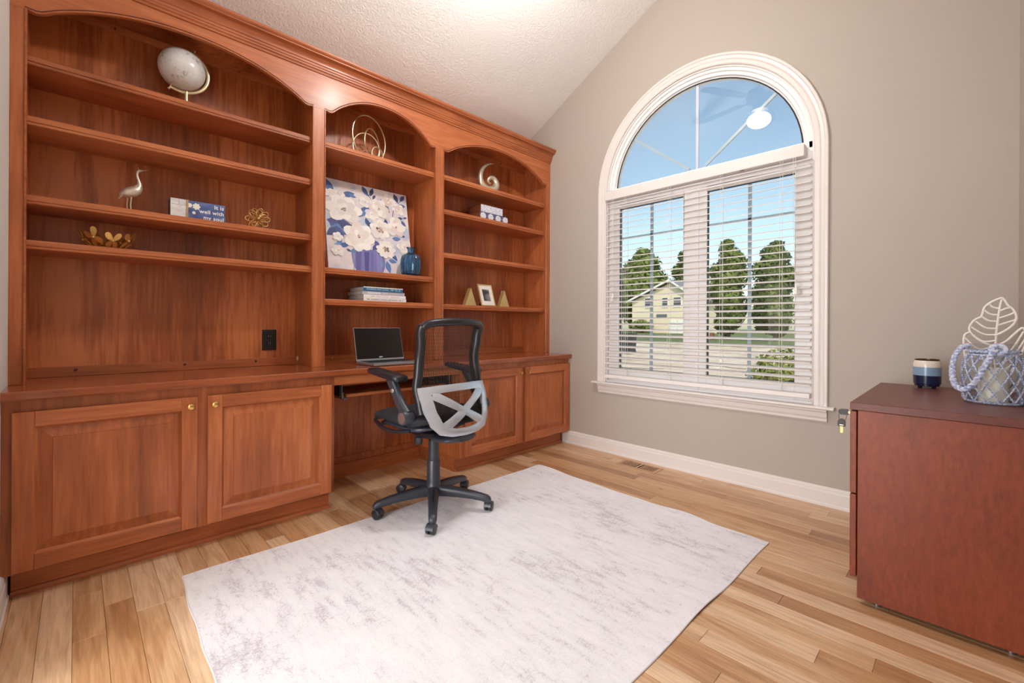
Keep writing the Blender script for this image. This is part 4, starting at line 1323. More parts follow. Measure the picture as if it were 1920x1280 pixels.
deco_box('white box with a small blue pattern on top of the pair', -0.753, -0.521, -0.296, -0.125, SH_R[1] + 0.0622, 0.060, tile_mat('small_blue_pattern', (226, 226, 236), (166, 180, 212), 130))

# gold triangles and a framed photo ------------------------------------------------------------
M_BRUSHED = plain('brushed_gold', (226, 200, 140), 0.38, 0.7)
def triangle(label, cx, w):
    zt_ = SH_R[3]
    tr = MB()
    y0, y1 = -0.292, -0.250
    p = [(cx - w / 2, zt_ + 0.0006), (cx + w / 2, zt_ + 0.0006), (cx, zt_ + 0.138)]
    tr.prism_y(p, y0, y1)
    return tag(tr.build('triangle_ornament', M_BRUSHED, bevel=0.002), label, 'ornament', 'gold triangles flanking the photo frame')
triangle('solid gold triangle ornament standing nearer the desk side of the photo frame', -0.846, 0.112)
triangle('solid gold triangle ornament standing nearer the window side of the photo frame', -0.488, 0.112)
pf = thing('photo_frame', 'gold framed black and white photo with white mat between two gold triangles', 'photo frame', (-0.668, -0.26, SH_R[3]))
FB, FT = Vector((-0.668, -0.300, SH_R[3] + 0.0045)), Vector((-0.668, -0.243, SH_R[3] + 0.178))
fu = (FT - FB).normalized(); FH = (FT - FB).length; fn = Vector((1, 0, 0)).cross(fu)
if fn.y > 0: fn = -fn
def fq(x0, x1, h0, h1, o0, o1):
    q = [FB + Vector((x, 0, 0)) + fu * h for x, h in ((x0, h0), (x1, h0), (x1, h1), (x0, h1))]
    return MB().rings([[p + fn * o0 for p in q], [p + fn * o1 for p in q]])
hw = 0.074
f = MB()
for (a, b_, c, d) in ((-hw, -hw + 0.008, 0, FH), (hw - 0.008, hw, 0, FH), (-hw + 0.008, hw - 0.008, 0, 0.008), (-hw + 0.008, hw - 0.008, FH - 0.008, FH)):
    q = fq(a, b_, c, d, -0.010, 0.0); f.add(q.v, q.f)
f.build('frame', M_BRUSHED, pf)
fq(-hw + 0.008, hw - 0.008, 0.008, FH - 0.008, -0.010, -0.004).build('mat_board', plain('white_mat', (236, 232, 228), 0.7), pf)
fq(-0.036, 0.036, 0.042, FH - 0.042, -0.004, -0.0035).build('photo', brushy('grey_photo', (58, 56, 58), (128, 124, 124), (196, 192, 190), 13), pf)
MB().poly_plate([(-0.690, -0.252, SH_R[3] + 0.001), (-0.646, -0.252, SH_R[3] + 0.001), (-0.655, -0.243, SH_R[3] + 0.115), (-0.681, -0.243, SH_R[3] + 0.115)], (0, 1, 0), 0.002).build('easel_back', M_BLKP, pf)
st_ = MB(); st_.poly_plate([(-0.690, -0.2, SH_R[3] + 0.0025), (-0.646, -0.2, SH_R[3] + 0.0025), (-0.657, -0.246, SH_R[3] + 0.11), (-0.679, -0.246, SH_R[3] + 0.11)], (0, -0.9, -0.4), 0.002)
st_.build('easel_leg', M_BLKP, pf)
# ------------------------------------------------------------------ rug
def rug_mat():
    m, nt, b = new_mat('distressed_rug')
    N, L = nt.nodes, nt.links
    tc = N.new('ShaderNodeTexCoord')
    def noise(scale, detail, sc=(1, 1, 1), dist=0.0):
        mp = N.new('ShaderNodeMapping'); mp.inputs['Scale'].default_value = sc
        L.new(tc.outputs['Object'], mp.inputs['Vector'])
        n = N.new('ShaderNodeTexNoise'); n.inputs['Scale'].default_value = scale; n.inputs['Detail'].default_value = detail; n.inputs['Distortion'].default_value = dist
        L.new(mp.outputs[0], n.inputs['Vector'])
        return n.outputs['Fac']
    patch = noise(2.3, 3, (1, 0.8, 1), 0.4)
    cloud = noise(9, 4, (1.7, 0.5, 1), 0.3)
    streak = noise(46, 5, (1.0, 0.22, 1))
    speck = noise(170, 3)
    vo = N.new('ShaderNodeTexVoronoi'); vo.inputs['Scale'].default_value = 17; vo.feature = 'DISTANCE_TO_EDGE'
    nzv = N.new('ShaderNodeTexNoise'); nzv.inputs['Scale'].default_value = 14
    L.new(tc.outputs['Object'], nzv.inputs['Vector'])
    mxv = N.new('ShaderNodeMix'); mxv.data_type = 'RGBA'; mxv.inputs['Factor'].default_value = 0.12
    L.new(tc.outputs['Object'], mxv.inputs['A']); L.new(nzv.outputs['Color'], mxv.inputs['B'])
    L.new(mxv.outputs['Result'], vo.inputs['Vector'])
    lines = N.new('ShaderNodeMapRange'); lines.inputs[1].default_value = 0.0; lines.inputs[2].default_value = 0.07; lines.inputs[3].default_value = 1.0; lines.inputs[4].default_value = 0.0
    L.new(vo.outputs['Distance'], lines.inputs[0])
    def mad(a, k, c):
        q = N.new('ShaderNodeMath'); q.operation = 'MULTIPLY_ADD'
        L.new(a, q.inputs[0]); q.inputs[1].default_value = k
        if isinstance(c, float): q.inputs[2].default_value = c
        else: L.new(c, q.inputs[2])
        return q.outputs[0]
    s = mad(patch, 0.60, 0.0); s = mad(cloud, 0.5, s); s = mad(streak, 0.55, s); s = mad(speck, 0.45, s); s = mad(lines.outputs[0], 0.10, s)
    cr = N.new('ShaderNodeValToRGB'); e = cr.color_ramp.elements
    e[0].position = 0.0; e[0].color = srgb(238, 238, 244); e[1].position = 1.0; e[1].color = srgb(176, 170, 178)
    q = e.new(0.45); q.color = srgb(228, 228, 236); q = e.new(0.72); q.color = srgb(200, 196, 204)
    mr = N.new('ShaderNodeMapRange'); mr.inputs[1].default_value = 0.86; mr.inputs[2].default_value = 1.47
    L.new(s, mr.inputs[0]); L.new(mr.outputs[0], cr.inputs[0]); L.new(cr.outputs[0], b.inputs['Base Color'])
    b.inputs['Roughness'].default_value = 0.95
    b.inputs['Specular IOR Level'].default_value = 0.1
    bp = N.new('ShaderNodeBump'); bp.inputs['Strength'].default_value = 0.3; bp.inputs['Distance'].default_value = 0.002
    L.new(speck, bp.inputs['Height']); L.new(bp.outputs[0], b.inputs['Normal'])
    return m
M_RUG = rug_mat()
M_RUGB = plain('dark_rug_backing', (96, 74, 72), 0.9)
rg = thing('area_rug', 'pale grey distressed low-pile rug under the office chair', 'rug', (-1.70, -1.57, 0))
rc = [Vector((-2.728, -0.803, 0)), Vector((-0.655, -0.832, 0)), Vector((-0.722, -2.335, 0)), Vector((-2.772, -2.310, 0))]
NX, NY = 64, 48
rng = random.Random(8)
def rug_pt(i, j, dz):
    u, v = i / NX, j / NY
    p = rc[0] * (1 - u) * (1 - v) + rc[1] * u * (1 - v) + rc[2] * u * v + rc[3] * (1 - u) * v
    w = 0.0
    if i in (0, NX) or j in (0, NY):
        w = 0.0025 * math.sin(u * 23 + v * 31) + 0.002 * math.sin(u * 9 + 2 + v * 14)
    edge_r = max(0.0, 1 - (1 - u) * NX / 5)
    lift = 0.010 * edge_r * max(0.0, math.sin(v * 9.4 + 1.0)) ** 3 + 0.006 * max(0.0, 1 - (1 - v) * NY / 4) * max(0.0, math.sin(u * 11 + 0.6)) ** 4
    ripple = 0.0006 * math.sin(u * 40) * math.sin(v * 33 + 1)
    return (p.x + (w if i in (0, NX) else 0), p.y + (w if j in (0, NY) else 0), 0.0048 + dz + lift + max(0, ripple))
tp = MB()
tp.add([rug_pt(i, j, 0) for j in range(NY + 1) for i in range(NX + 1)], [(j * (NX + 1) + i, j * (NX + 1) + i + 1, (j + 1) * (NX + 1) + i + 1, (j + 1) * (NX + 1) + i) for j in range(NY) for i in range(NX)])
tp.build('pile', M_RUG, rg, smooth=60)
bd = MB()
rim = [(i, 0) for i in range(NX)] + [(NX, j) for j in range(NY)] + [(i, NY) for i in range(NX, 0, -1)] + [(0, j) for j in range(NY, 0, -1)]
top = [rug_pt(i, j, 0.0) for i, j in rim]
bot = [(p[0], p[1], 0.0006) for p in top]
bd.rings([bot, top], caps=False)
bd.add(bot, [tuple(range(len(bot)))])
bd.build('backing', M_RUGB, rg)
he = MB()
he.tube([(p[0], p[1], p[2] - 0.0018) for p in top], 0.0026, 6, closed=True)
he.build('bound_edge', plain('rug_binding', (224, 220, 226), 0.9), rg)

# ------------------------------------------------------------------ flush wooden floor register
M_REG = wood('oak_register', (150, 104, 66), (186, 138, 96), (206, 164, 122), axis='y', rough=0.4)
rv = thing('floor_register', 'flush oak floor vent with slots beside the window wall', 'floor vent', (-0.137, -1.335, 0))
x0, x1, y0, y1 = -0.190, -0.086, -1.470, -1.205
f = MB()
f.box(x0 - 0.016, x0, y0 - 0.02, y1 + 0.02, 0.0004, 0.003); f.box(x1, x1 + 0.016, y0 - 0.02, y1 + 0.02, 0.0004, 0.003)
f.box(x0, x1, y0 - 0.02, y0, 0.0004, 0.003); f.box(x0, x1, y1, y1 + 0.02, 0.0004, 0.003); f.box(x0, x1, -1.345, -1.329, 0.0004, 0.003)
f.build('frame', M_REG, rv)
MB().box(x0, x1, y0, y1, 0.0002, 0.0006).build('duct_shade_plate', plain('duct_shade_black', (16, 13, 12), 0.9), rv)  # black plate painted in for the dark of the duct below
for k in range(16):
    y = y0 + (k + 0.5) * (y1 - y0) / 16
    if abs(y + 1.337) < 0.012: continue
    MB().box(x0, x1, y - 0.0045, y + 0.0045, 0.0007, 0.0028).build('slat', M_REG, rv)

# ------------------------------------------------------------------ lateral file cabinet
M_MAH = wood('mahogany_laminate', (98, 42, 22), (130, 57, 32), (152, 73, 43), axis='z', rough=0.42, fine=90, coarse=2.6, stretch=0.3, coat=0.05, rings=0.5)
M_MAHT = wood('mahogany_top', (84, 40, 32), (108, 54, 44), (128, 70, 58), axis='y', rough=0.4, fine=90, coarse=2.6, stretch=0.3, coat=0.05)
fc = thing('file_cabinet', 'mahogany laminate lateral file cabinet with two drawers in front of the window wall', 'file cabinet', (-0.577, -2.905, 0))
CX0, CX1, CY0, CY1 = -0.994, -0.160, -3.128, -2.678
MB().box(CX0, CX1, CY0, CY1, 0.706, 0.7335).build('top', M_MAHT, fc, bevel=0.002)
MB().box(CX0 + 0.006, CX0 + 0.026, CY0, CY1 - 0.022, 0.022, 0.7055).build('side_panel', M_MAH, fc, bevel=0.0015)
MB().box(CX1 - 0.026, CX1 - 0.006, CY0, CY1 - 0.022, 0.022, 0.7055).build('side_panel', M_MAH, fc, bevel=0.0015)
MB().box(CX0 + 0.027, CX1 - 0.027, CY0, CY0 + 0.012, 0.022, 0.705).build('back', M_MAH, fc)
MB().box(CX0 + 0.027, CX1 - 0.027, CY0 + 0.013, CY1 - 0.03, 0.04, 0.058).build('bottom', M_MAH, fc)
MB().box(CX0 + 0.027, CX1 - 0.027, CY1 - 0.06, CY1 - 0.045, 0.022, 0.092).build('kick', M_MAH, fc)
for zz0, zz1 in ((0.402, 0.702), (0.096, 0.397)):
    d = MB().box(CX0 + 0.002, CX1 - 0.002, CY1 - 0.0195, CY1 - 0.0005, zz0, zz1).build('drawer', M_MAH, fc, bevel=0.002)
    MB().tube([(-0.64, CY1 - 0.0005, (zz0 + zz1) / 2 + 0.06), (-0.64, CY1 + 0.026, (zz0 + zz1) / 2 + 0.06), (-0.51, CY1 + 0.026, (zz0 + zz1) / 2 + 0.06), (-0.51, CY1 - 0.0005, (zz0 + zz1) / 2 + 0.06)], 0.005, 8).build('handle', M_STEEL, d, smooth=True)
LX, LZ = -0.935, 0.686
MB().lathe([(0.0, 0.006), (0.009, 0.006), (0.010, 0.0), (0.0, 0.0)], (LX, CY1 - 0.0005, LZ), 16, 'y').build('lock', M_STEEL, fc, smooth=True)
for gx in (CX0 + 0.05, CX1 - 0.05):
    for gy in (CY0 + 0.05, CY1 - 0.075):
        MB().lathe([(0.0, 0.0003), (0.014, 0.0003), (0.014, 0.008), (0.005, 0.010), (0.005, 0.0398), (0.0, 0.0398)], (gx, gy, 0), 16).build('foot', M_STEEL, fc, smooth=True)
# two keys with black plastic heads, one in the lock, one hanging
M_KEYB = plain('brass_key', (206, 164, 112), 0.35, 1.0)
ky = thing('key_pair', 'two small keys with black heads, one in the cabinet lock and one hanging', 'keys', (LX, CY1 + 0.03, 0.61))
MB().box(LX - 0.001, LX + 0.001, CY1 + 0.006, CY1 + 0.014, LZ - 0.004, LZ + 0.004).build('key_blade', M_KEYB, ky)
h = MB()
h.rings([[(LX - 0.004, y, z) for y, z in p] for p in [[(CY1 + 0.014 + a, LZ + b_) for a, b_ in ((0, -0.011), (0.022, -0.011), (0.029, -0.006), (0.031, 0.001), (0.028, 0.007), (0.021, 0.0105), (0, 0.0105))]]] +
        [[(LX + 0.004, y, z) for y, z in p] for p in [[(CY1 + 0.014 + a, LZ + b_) for a, b_ in ((0, -0.011), (0.022, -0.011), (0.029, -0.006), (0.031, 0.001), (0.028, 0.007), (0.021, 0.0105), (0, 0.0105))]]])
h.build('key_head', M_BLKP, ky)
KY_ = CY1 + 0.034
KZ = 0.646
h = MB()
pts = [(-0.012, -0.016), (0.012, -0.016), (0.012, 0.002), (0.008, 0.010), (0.0, 0.0135), (-0.008, 0.010), (-0.012, 0.002)]
h.rings([[(LX - 0.004, KY_ + a, KZ + b_) for a, b_ in pts], [(LX + 0.004, KY_ + a, KZ + b_) for a, b_ in pts]])
h.build('key_head', M_BLKP, ky)
MB().box(LX - 0.001, LX + 0.001, KY_ - 0.0045, KY_ + 0.0045, KZ - 0.041, KZ - 0.016).build('key_blade', M_KEYB, ky)
MB().box(LX - 0.0048, LX - 0.004, KY_ - 0.006, KY_ + 0.006, KZ - 0.012, KZ - 0.009).build('key_inlay', plain('inlay_silver', (214, 206, 196), 0.3, 0.6), ky)
MB().tube([(LX, KY_ - 0.003 + 0.012 * math.cos(t), 0.668 + 0.018 * math.sin(t)) for t in [2 * PI * k / 20 for k in range(20)]], 0.0011, 6, closed=True).build('key_ring', M_STEEL, ky)

# ------------------------------------------------------------------ striped ceramic candle pot
ZT = 0.7335 + 0.0005
cp_ = thing('candle_pot', 'ceramic candle pot banded cream, light blue and navy with a bronze rim', 'candle pot', (-0.262, -2.852, ZT))
cc = (-0.262, -2.852, 0)
GLZ = dict(rough=0.15)
MB().lathe([(0.0, ZT + 0.010), (0.040, ZT + 0.010), (0.044, ZT + 0.013), (0.044, ZT + 0.019), (0.048, ZT + 0.022), (0.0485, ZT + 0.058)], cc, 40).build('navy_band', plain('navy_glaze', (28, 34, 66), **GLZ), cp_, smooth=True)
MB().lathe([(0.0485, ZT + 0.058), (0.0485, ZT + 0.096)], cc, 40).build('blue_band', plain('sky_blue_glaze', (132, 160, 188), **GLZ), cp_, smooth=True)
MB().lathe([(0.0485, ZT + 0.096), (0.048, ZT + 0.114), (0.044, ZT + 0.122), (0.0415, ZT + 0.125)], cc, 40).build('cream_band', plain('cream_glaze', (228, 216, 204), **GLZ), cp_, smooth=True)
MB().lathe([(0.0415, ZT + 0.125), (0.043, ZT + 0.131), (0.038, ZT + 0.131), (0.036, ZT + 0.118), (0.0, ZT + 0.118)], cc, 40).build('bronze_rim', plain('bronze_glaze', (84, 62, 44), 0.25, 0.5), cp_, smooth=True)
for k in range(4):
    a = PI / 4 + k * PI / 2
    MB().lathe([(0.0, ZT), (0.006, ZT), (0.008, ZT + 0.011), (0.0, ZT + 0.011)], (cc[0] + 0.033 * math.cos(a), cc[1] + 0.033 * math.sin(a), 0), 10).build('foot', plain('navy_foot', (26, 30, 56), 0.2), cp_, smooth=True)

# ------------------------------------------------------------------ macrame jar lantern
def jar_glass():
    m, nt, b = new_mat('clear_jar_glass')
    N, L = nt.nodes, nt.links
    N.remove(b)
    tr = N.new('ShaderNodeBsdfTransparent'); tr.inputs[0].default_value = (0.93, 0.95, 0.95, 1)
    gl_ = N.new('ShaderNodeBsdfGlossy'); gl_.inputs['Roughness'].default_value = 0.03
    lw = N.new('ShaderNodeLayerWeight'); lw.inputs['Blend'].default_value = 0.25
    pw = N.new('ShaderNodeMath'); pw.operation = 'MULTIPLY'; pw.inputs[1].default_value = 0.35
    L.new(lw.outputs['Facing'], pw.inputs[0])
    mx = N.new('ShaderNodeMixShader')
    L.new(pw.outputs[0], mx.inputs[0]); L.new(tr.outputs[0], mx.inputs[1]); L.new(gl_.outputs[0], mx.inputs[2])
    L.new(mx.outputs[0], N['Material Output'].inputs['Surface'])
    return m
def rope_mat(name, a, b_, scale):
    m, nt, b = new_mat(name)
    N, L = nt.nodes, nt.links
    tc = N.new('ShaderNodeTexCoord')
    n1 = N.new('ShaderNodeTexNoise'); n1.inputs['Scale'].default_value = scale; n1.inputs['Detail'].default_value = 2
    L.new(tc.outputs['Object'], n1.inputs['Vector'])
    cr = N.new('ShaderNodeValToRGB'); e = cr.color_ramp.elements
    e[0].position = 0.40; e[0].color = srgb(*a); e[1].position = 0.60; e[1].color = srgb(*b_)
    L.new(n1.outputs['Fac'], cr.inputs[0]); L.new(cr.outputs[0], b.inputs['Base Color'])
    b.inputs['Roughness'].default_value = 0.9
    return m
M_ROPE = rope_mat('blue_white_rope', (150, 164, 206), (216, 220, 236), 120)
M_NET = rope_mat('blue_net_cord', (124, 140, 184), (212, 218, 234), 230)
JC = Vector((-0.622, -3.046, ZT)); JR = 0.080
jl = thing('jar_lantern', 'glass jar candle lantern wrapped in a knotted blue and white rope net', 'lantern', tuple(JC))
jp = [(0.0, 0.003), (0.066, 0.003), (0.076, 0.012), (0.080, 0.06), (0.080, 0.115), (0.074, 0.155), (0.062, 0.180), (0.060, 0.212), (0.063, 0.216)]
MB().lathe([(r, ZT + h_) for r, h_ in jp], (JC.x, JC.y, 0), 40).build('jar', jar_glass(), jl, smooth=True)
MB().lathe([(0.0, ZT + 0.005), (0.040, ZT + 0.005), (0.040, ZT + 0.125), (0.036, ZT + 0.128), (0.0, ZT + 0.126)], (JC.x, JC.y, 0), 28).build('candle', plain('ivory_wax', (238, 232, 220), 0.6), jl, smooth=True)
MB().tube([(JC.x, JC.y, ZT + 0.126), (JC.x, JC.y, ZT + 0.140)], 0.001, 5).build('wick', M_BLKP, jl)
def jar_r(h_):
    for (r0, h0), (r1, h1) in zip(jp[1:], jp[2:]):
        if h0 <= h_ <= h1: return r0 + (r1 - r0) * (h_ - h0) / (h1 - h0) + 0.0035
    return 0.066
NC = 14
levels = [0.175, 0.140, 0.105, 0.070, 0.038, 0.008]
def jpt(a, h_): return Vector((JC.x + jar_r(h_) * math.cos(a), JC.y + jar_r(h_) * math.sin(a), ZT + h_))
for k in range(NC):
    for sgn in (1, -1):
        pts = []
        for i in range(len(levels) - 1):
            a_s = 2 * PI * (k + (0.5 * sgn if i % 2 else 0.0)) / NC
            a_e = 2 * PI * (k + (0.5 * sgn if (i + 1) % 2 else 0.0)) / NC
            for q in range(4):
                t = q / 4
                pts.append(jpt(a_s + (a_e - a_s) * t, levels[i] + (levels[i + 1] - levels[i]) * t))
        pts.append(jpt(2 * PI * (k + (0.5 * sgn if (len(levels) - 1) % 2 else 0)) / NC, levels[-1]))
        MB().tube(pts, 0.0026, 6).build('net_cord', M_NET, jl, smooth=True)
for h_, r in ((0.188, 0.0050), (0.176, 0.0035), (0.006, 0.0042)):
    MB().tube([jpt(2 * PI * k / 36, h_) for k in range(36)], r, 8, closed=True).build('net_band', M_NET, jl, smooth=True)
def twisted(pts, r, name):
    """two-strand rope along a path"""
    pts = [Vector(p) for p in pts]
    P = cat([tuple(p) for p in pts], 10)
    for ph in (0.0, PI):
        out = []
        s = 0.0
        for i, p in enumerate(P):
            t = (P[min(i + 1, len(P) - 1)] - P[max(i - 1, 0)]).normalized()
            if i: s += (P[i] - P[i - 1]).length
            u = t.cross(Vector((0.2, 0.1, 1))).normalized(); w = t.cross(u)
            a = s * 2 * PI / 0.030 + ph
            out.append(p + (u * math.cos(a) + w * math.sin(a)) * r * 0.55)
        MB().tube(out, r * 0.72, 8).build(name, M_ROPE, jl, smooth=True)
# handle: from the far side of the neck round the left of the jar and back up to the near knot
hl = [(-0.600, -2.985, ZT + 0.205), (-0.612, -2.965, ZT + 0.200), (-0.640, -2.945, ZT + 0.160), (-0.668, -2.940, ZT + 0.105), (-0.690, -2.948, ZT + 0.062), (-0.712, -2.972, ZT + 0.050), (-0.722, -2.998, ZT + 0.078), (-0.716, -3.020, ZT + 0.130), (-0.704, -3.040, ZT + 0.178), (-0.696, -3.050, ZT + 0.200)]
twisted(hl, 0.0085, 'rope_handle')
kn = MB()
for k in range(3):
    kn.tube([(-0.694 + 0.004 * k, -3.056 + 0.018 * math.cos(t), ZT + 0.198 + 0.014 * math.sin(t)) for t in [2 * PI * j / 14 for j in range(14)]], 0.0085, 8, closed=True)
kn.build('knot', M_ROPE, jl, smooth=True)

# ------------------------------------------------------------------ white openwork leaf
M_LEAF = plain('white_painted_metal', (242, 236, 232), 0.5, bump=0.3, bscale=200)
lf = thing('leaf_ornament', 'white openwork monstera leaf ornament standing behind the jar lantern', 'ornament', (-0.470, -3.055, ZT))
LXp = -0.470
def lp_(y, z): return (LXp, -3.052 - y, ZT + z)     # y to the viewer's right
def rod(name, P, r=0.0054):
    return MB().tube(cat([lp_(*p) for p in P], 5), r, 8, flat=0.8).build(name, M_LEAF, lf, smooth=True)
rod('stem', [(0.004, 0.010), (0.003, 0.12), (0.006, 0.25), (0.014, 0.345), (0.020, 0.385)], 0.005)
outl = [(0.0, 0.245), (0.022, 0.258), (0.048, 0.285), (0.058, 0.315), (0.050, 0.345), (0.036, 0.362), (0.026, 0.385), (0.018, 0.390), (-0.004, 0.378), (-0.024, 0.358), (-0.030, 0.335), (-0.034, 0.318)]
rod('leaf_edge', outl)
rod('leaf_edge', [(-0.034, 0.318), (-0.052, 0.306), (-0.066, 0.280), (-0.064, 0.258), (-0.046, 0.232), (-0.020, 0.212), (0.0, 0.205)])
rod('leaf_edge', [(-0.064, 0.258), (-0.080, 0.245), (-0.082, 0.205), (-0.076, 0.150), (-0.050, 0.100), (0.0, 0.06)])
rod('leaf_edge', [(0.004, 0.205), (0.030, 0.222), (0.055, 0.255), (0.072, 0.275), (0.080, 0.262), (0.082, 0.225), (0.072, 0.180), (0.050, 0.120), (0.004, 0.06)])
for P in ([(0.014, 0.350), (-0.004, 0.356), (-0.014, 0.372)], [(0.010, 0.325), (-0.012, 0.330), (-0.028, 0.348)], [(0.008, 0.300), (-0.016, 0.304), (-0.034, 0.322)], [(0.006, 0.272), (-0.024, 0.276), (-0.050, 0.302)], [(0.005, 0.248), (-0.028, 0.250), (-0.062, 0.278)],
          [(0.014, 0.340), (0.032, 0.350), (0.044, 0.352)], [(0.010, 0.312), (0.034, 0.322), (0.054, 0.334)], [(0.008, 0.284), (0.034, 0.296), (0.056, 0.306)],
          [(0.004, 0.225), (-0.030, 0.222), (-0.060, 0.250)], [(0.004, 0.205), (-0.040, 0.190), (-0.080, 0.235)], [(0.003, 0.16), (-0.040, 0.15), (-0.080, 0.19)], [(0.003, 0.16), (0.040, 0.18), (0.076, 0.262)], [(0.003, 0.13), (0.045, 0.16), (0.081, 0.235)], [(0.003, 0.10), (0.04, 0.125), (0.074, 0.19)]):
    rod('vein', P, 0.0046)
MB().box(LXp - 0.025, LXp + 0.025, -3.052 - 0.045, -3.052 + 0.045, ZT, ZT + 0.012).build('base', M_LEAF, lf, bevel=0.002)
# ------------------------------------------------------------------ office chair (local: +y faces the desk)
M_CBLK = plain('charcoal_plastic', (52, 56, 66), 0.34, bump=0.08, bscale=300)
M_CBLK2 = plain('black_frame_plastic', (34, 34, 40), 0.34)
M_SILVER = plain('silver_plastic', (196, 203, 214), 0.28, 0.6)
M_MESHF = plain('black_mesh_strands', (46, 40, 40), 0.6)
M_SEAT = plain('black_seat_fabric', (36, 36, 42), 0.85, bump=0.5, bscale=500)
M_DISC = plain('brown_reflection_cap', (104, 84, 80), 0.35)  # brown cast is a reflection put into the cap colour
ch = thing('office_chair', 'black mesh-back office chair with silver lumbar support and flip-up arms', 'chair', (-1.628, -0.937, 0.0075), math.radians(5))
def loc(mb, name, mat, parent=ch, **k): return mb.build(name, mat, parent, local=True, **k)

def sect(p, t, u, hw, hh, n=12, e=3.2):
    """rounded rectangle ring round p, t = path direction, u = up"""
    t = Vector(t).normalized(); s = t.cross(Vector(u)).normalized(); w = s.cross(t)
    out = []
    for k in range(n):
        a = 2 * PI * (k + 0.5) / n
        c, d = math.cos(a), math.sin(a)
        cx = math.copysign(abs(c) ** (2 / e), c) * hw; cy = math.copysign(abs(d) ** (2 / e), d) * hh
        out.append(Vector(p) + s * cx + w * cy)
    return out

# star base
hub = MB()
hub.lathe([(0.0, 0.070), (0.040, 0.070), (0.050, 0.085), (0.050, 0.112), (0.040, 0.130), (0.036, 0.145), (0.035, 0.260), (0.033, 0.264), (0.0, 0.264)], (0, 0, 0), 32)
loc(hub, 'hub', M_CBLK, smooth=True)
loc(MB().lathe([(0.0, 0.262), (0.030, 0.262), (0.0275, 0.372), (0.0, 0.372)], (0, 0, 0), 28), 'gas_lift', M_CBLK, smooth=True)
loc(MB().lathe([(0.0, 0.372), (0.014, 0.372), (0.014, 0.402), (0.0, 0.402)], (0, 0, 0), 16), 'piston', M_STEEL, smooth=True)
wheel = MB().lathe([(0.0, -0.010), (0.019, -0.010), (0.024, -0.007), (0.025, 0.0), (0.024, 0.007), (0.019, 0.009), (0.0, 0.009)], (0, 0, 0), 20, 'x').mesh('wheel', M_CBLK2, smooth=True)
for k in range(5):
    a = math.radians(90 + 72 * k - 4.0)
    d = Vector((math.cos(a), math.sin(a), 0))
    lg = MB()
    secs = []
    for r, zc_, hw, hh in ((0.030, 0.098, 0.031, 0.030), (0.070, 0.098, 0.030, 0.028), (0.14, 0.094, 0.0265, 0.025), (0.22, 0.085, 0.0235, 0.021), (0.275, 0.075, 0.022, 0.019), (0.300, 0.068, 0.021, 0.020), (0.316, 0.062, 0.017, 0.016), (0.322, 0.058, 0.008, 0.008)):
        secs.append(sect(d * r + Vector((0, 0, zc_)), d, (0, 0, 1), hw, hh))
    lg.rings(secs)
    leg = loc(lg, 'leg', M_CBLK, smooth=50)
    # moulded rib slot on the top of the leg
    rb = MB()
    rb.rings([sect(d * r + Vector((0, 0, zt_)), d, (0, 0, 1), 0.005, 0.0015, 8) for r, zt_ in ((0.075, 0.1263), (0.14, 0.1193), (0.20, 0.1092))])
    rb.build('rib', M_CBLK2, leg, local=True)
    ca = MB()
    tilt_a = [0.6, 2.2, -0.5, 1.4, 0.2][k]
    wd = Vector((math.cos(a + tilt_a), math.sin(a + tilt_a), 0)); sd = Vector((-wd.y, wd.x, 0))
    cpos = d * 0.305 + wd * 0.012 + Vector((0, 0, 0.0255))
    ca.tube([d * 0.303 + Vector((0, 0, 0.058)), d * 0.303 + Vector((0, 0, 0.044))], 0.010, 10)
    hood = []
    for j in range(9):
        t = PI * (0.02 + 0.96 * j / 8)
        hood.append(cpos + wd * math.cos(t) * 0.027 + Vector((0, 0, math.sin(t) * 0.027)))
    ca.rings([[p - sd * 0.020 for p in hood] + [p * 1.0 - sd * 0.020 - (p - cpos) * 0.15 for p in reversed(hood)], [p + sd * 0.020 for p in hood] + [p + sd * 0.020 - (p - cpos) * 0.15 for p in reversed(hood)]])
    cs = loc(ca, 'caster', M_CBLK, smooth=50)
    for sgn in (-1, 1):
        o = bpy.data.objects.new('wheel', wheel); COL.objects.link(o); o.parent = cs
        o.location = cpos + sd * sgn * 0.012 - Vector((0, 0, 0.0005))
        o.rotation_euler = (0, 0, math.atan2(sd.y, sd.x))

# mechanism, knob, lever
mech = MB()
mech.rings([sect((0, -0.10, 0.420), (0, 1, 0), (0, 0, 1), 0.075, 0.018), sect((0, -0.02, 0.412), (0, 1, 0), (0, 0, 1), 0.085, 0.026), sect((0, 0.09, 0.415), (0, 1, 0), (0, 0, 1), 0.080, 0.022), sect((0, 0.15, 0.425), (0, 1, 0), (0, 0, 1), 0.06, 0.012)])
loc(mech, 'tilt_mechanism', M_CBLK2, smooth=50)
loc(MB().lathe([(0.0, 0.350), (0.018, 0.350), (0.022, 0.356), (0.022, 0.388), (0.010, 0.394), (0.010, 0.405), (0.0, 0.405)], (-0.06, 0.055, 0), 16), 'tension_knob', M_CBLK, smooth=True)
loc(MB().tube([(0.06, 0.02, 0.408), (0.18, 0.03, 0.405), (0.255, 0.03, 0.412)], 0.005, 8), 'lever', M_CBLK2, smooth=True)

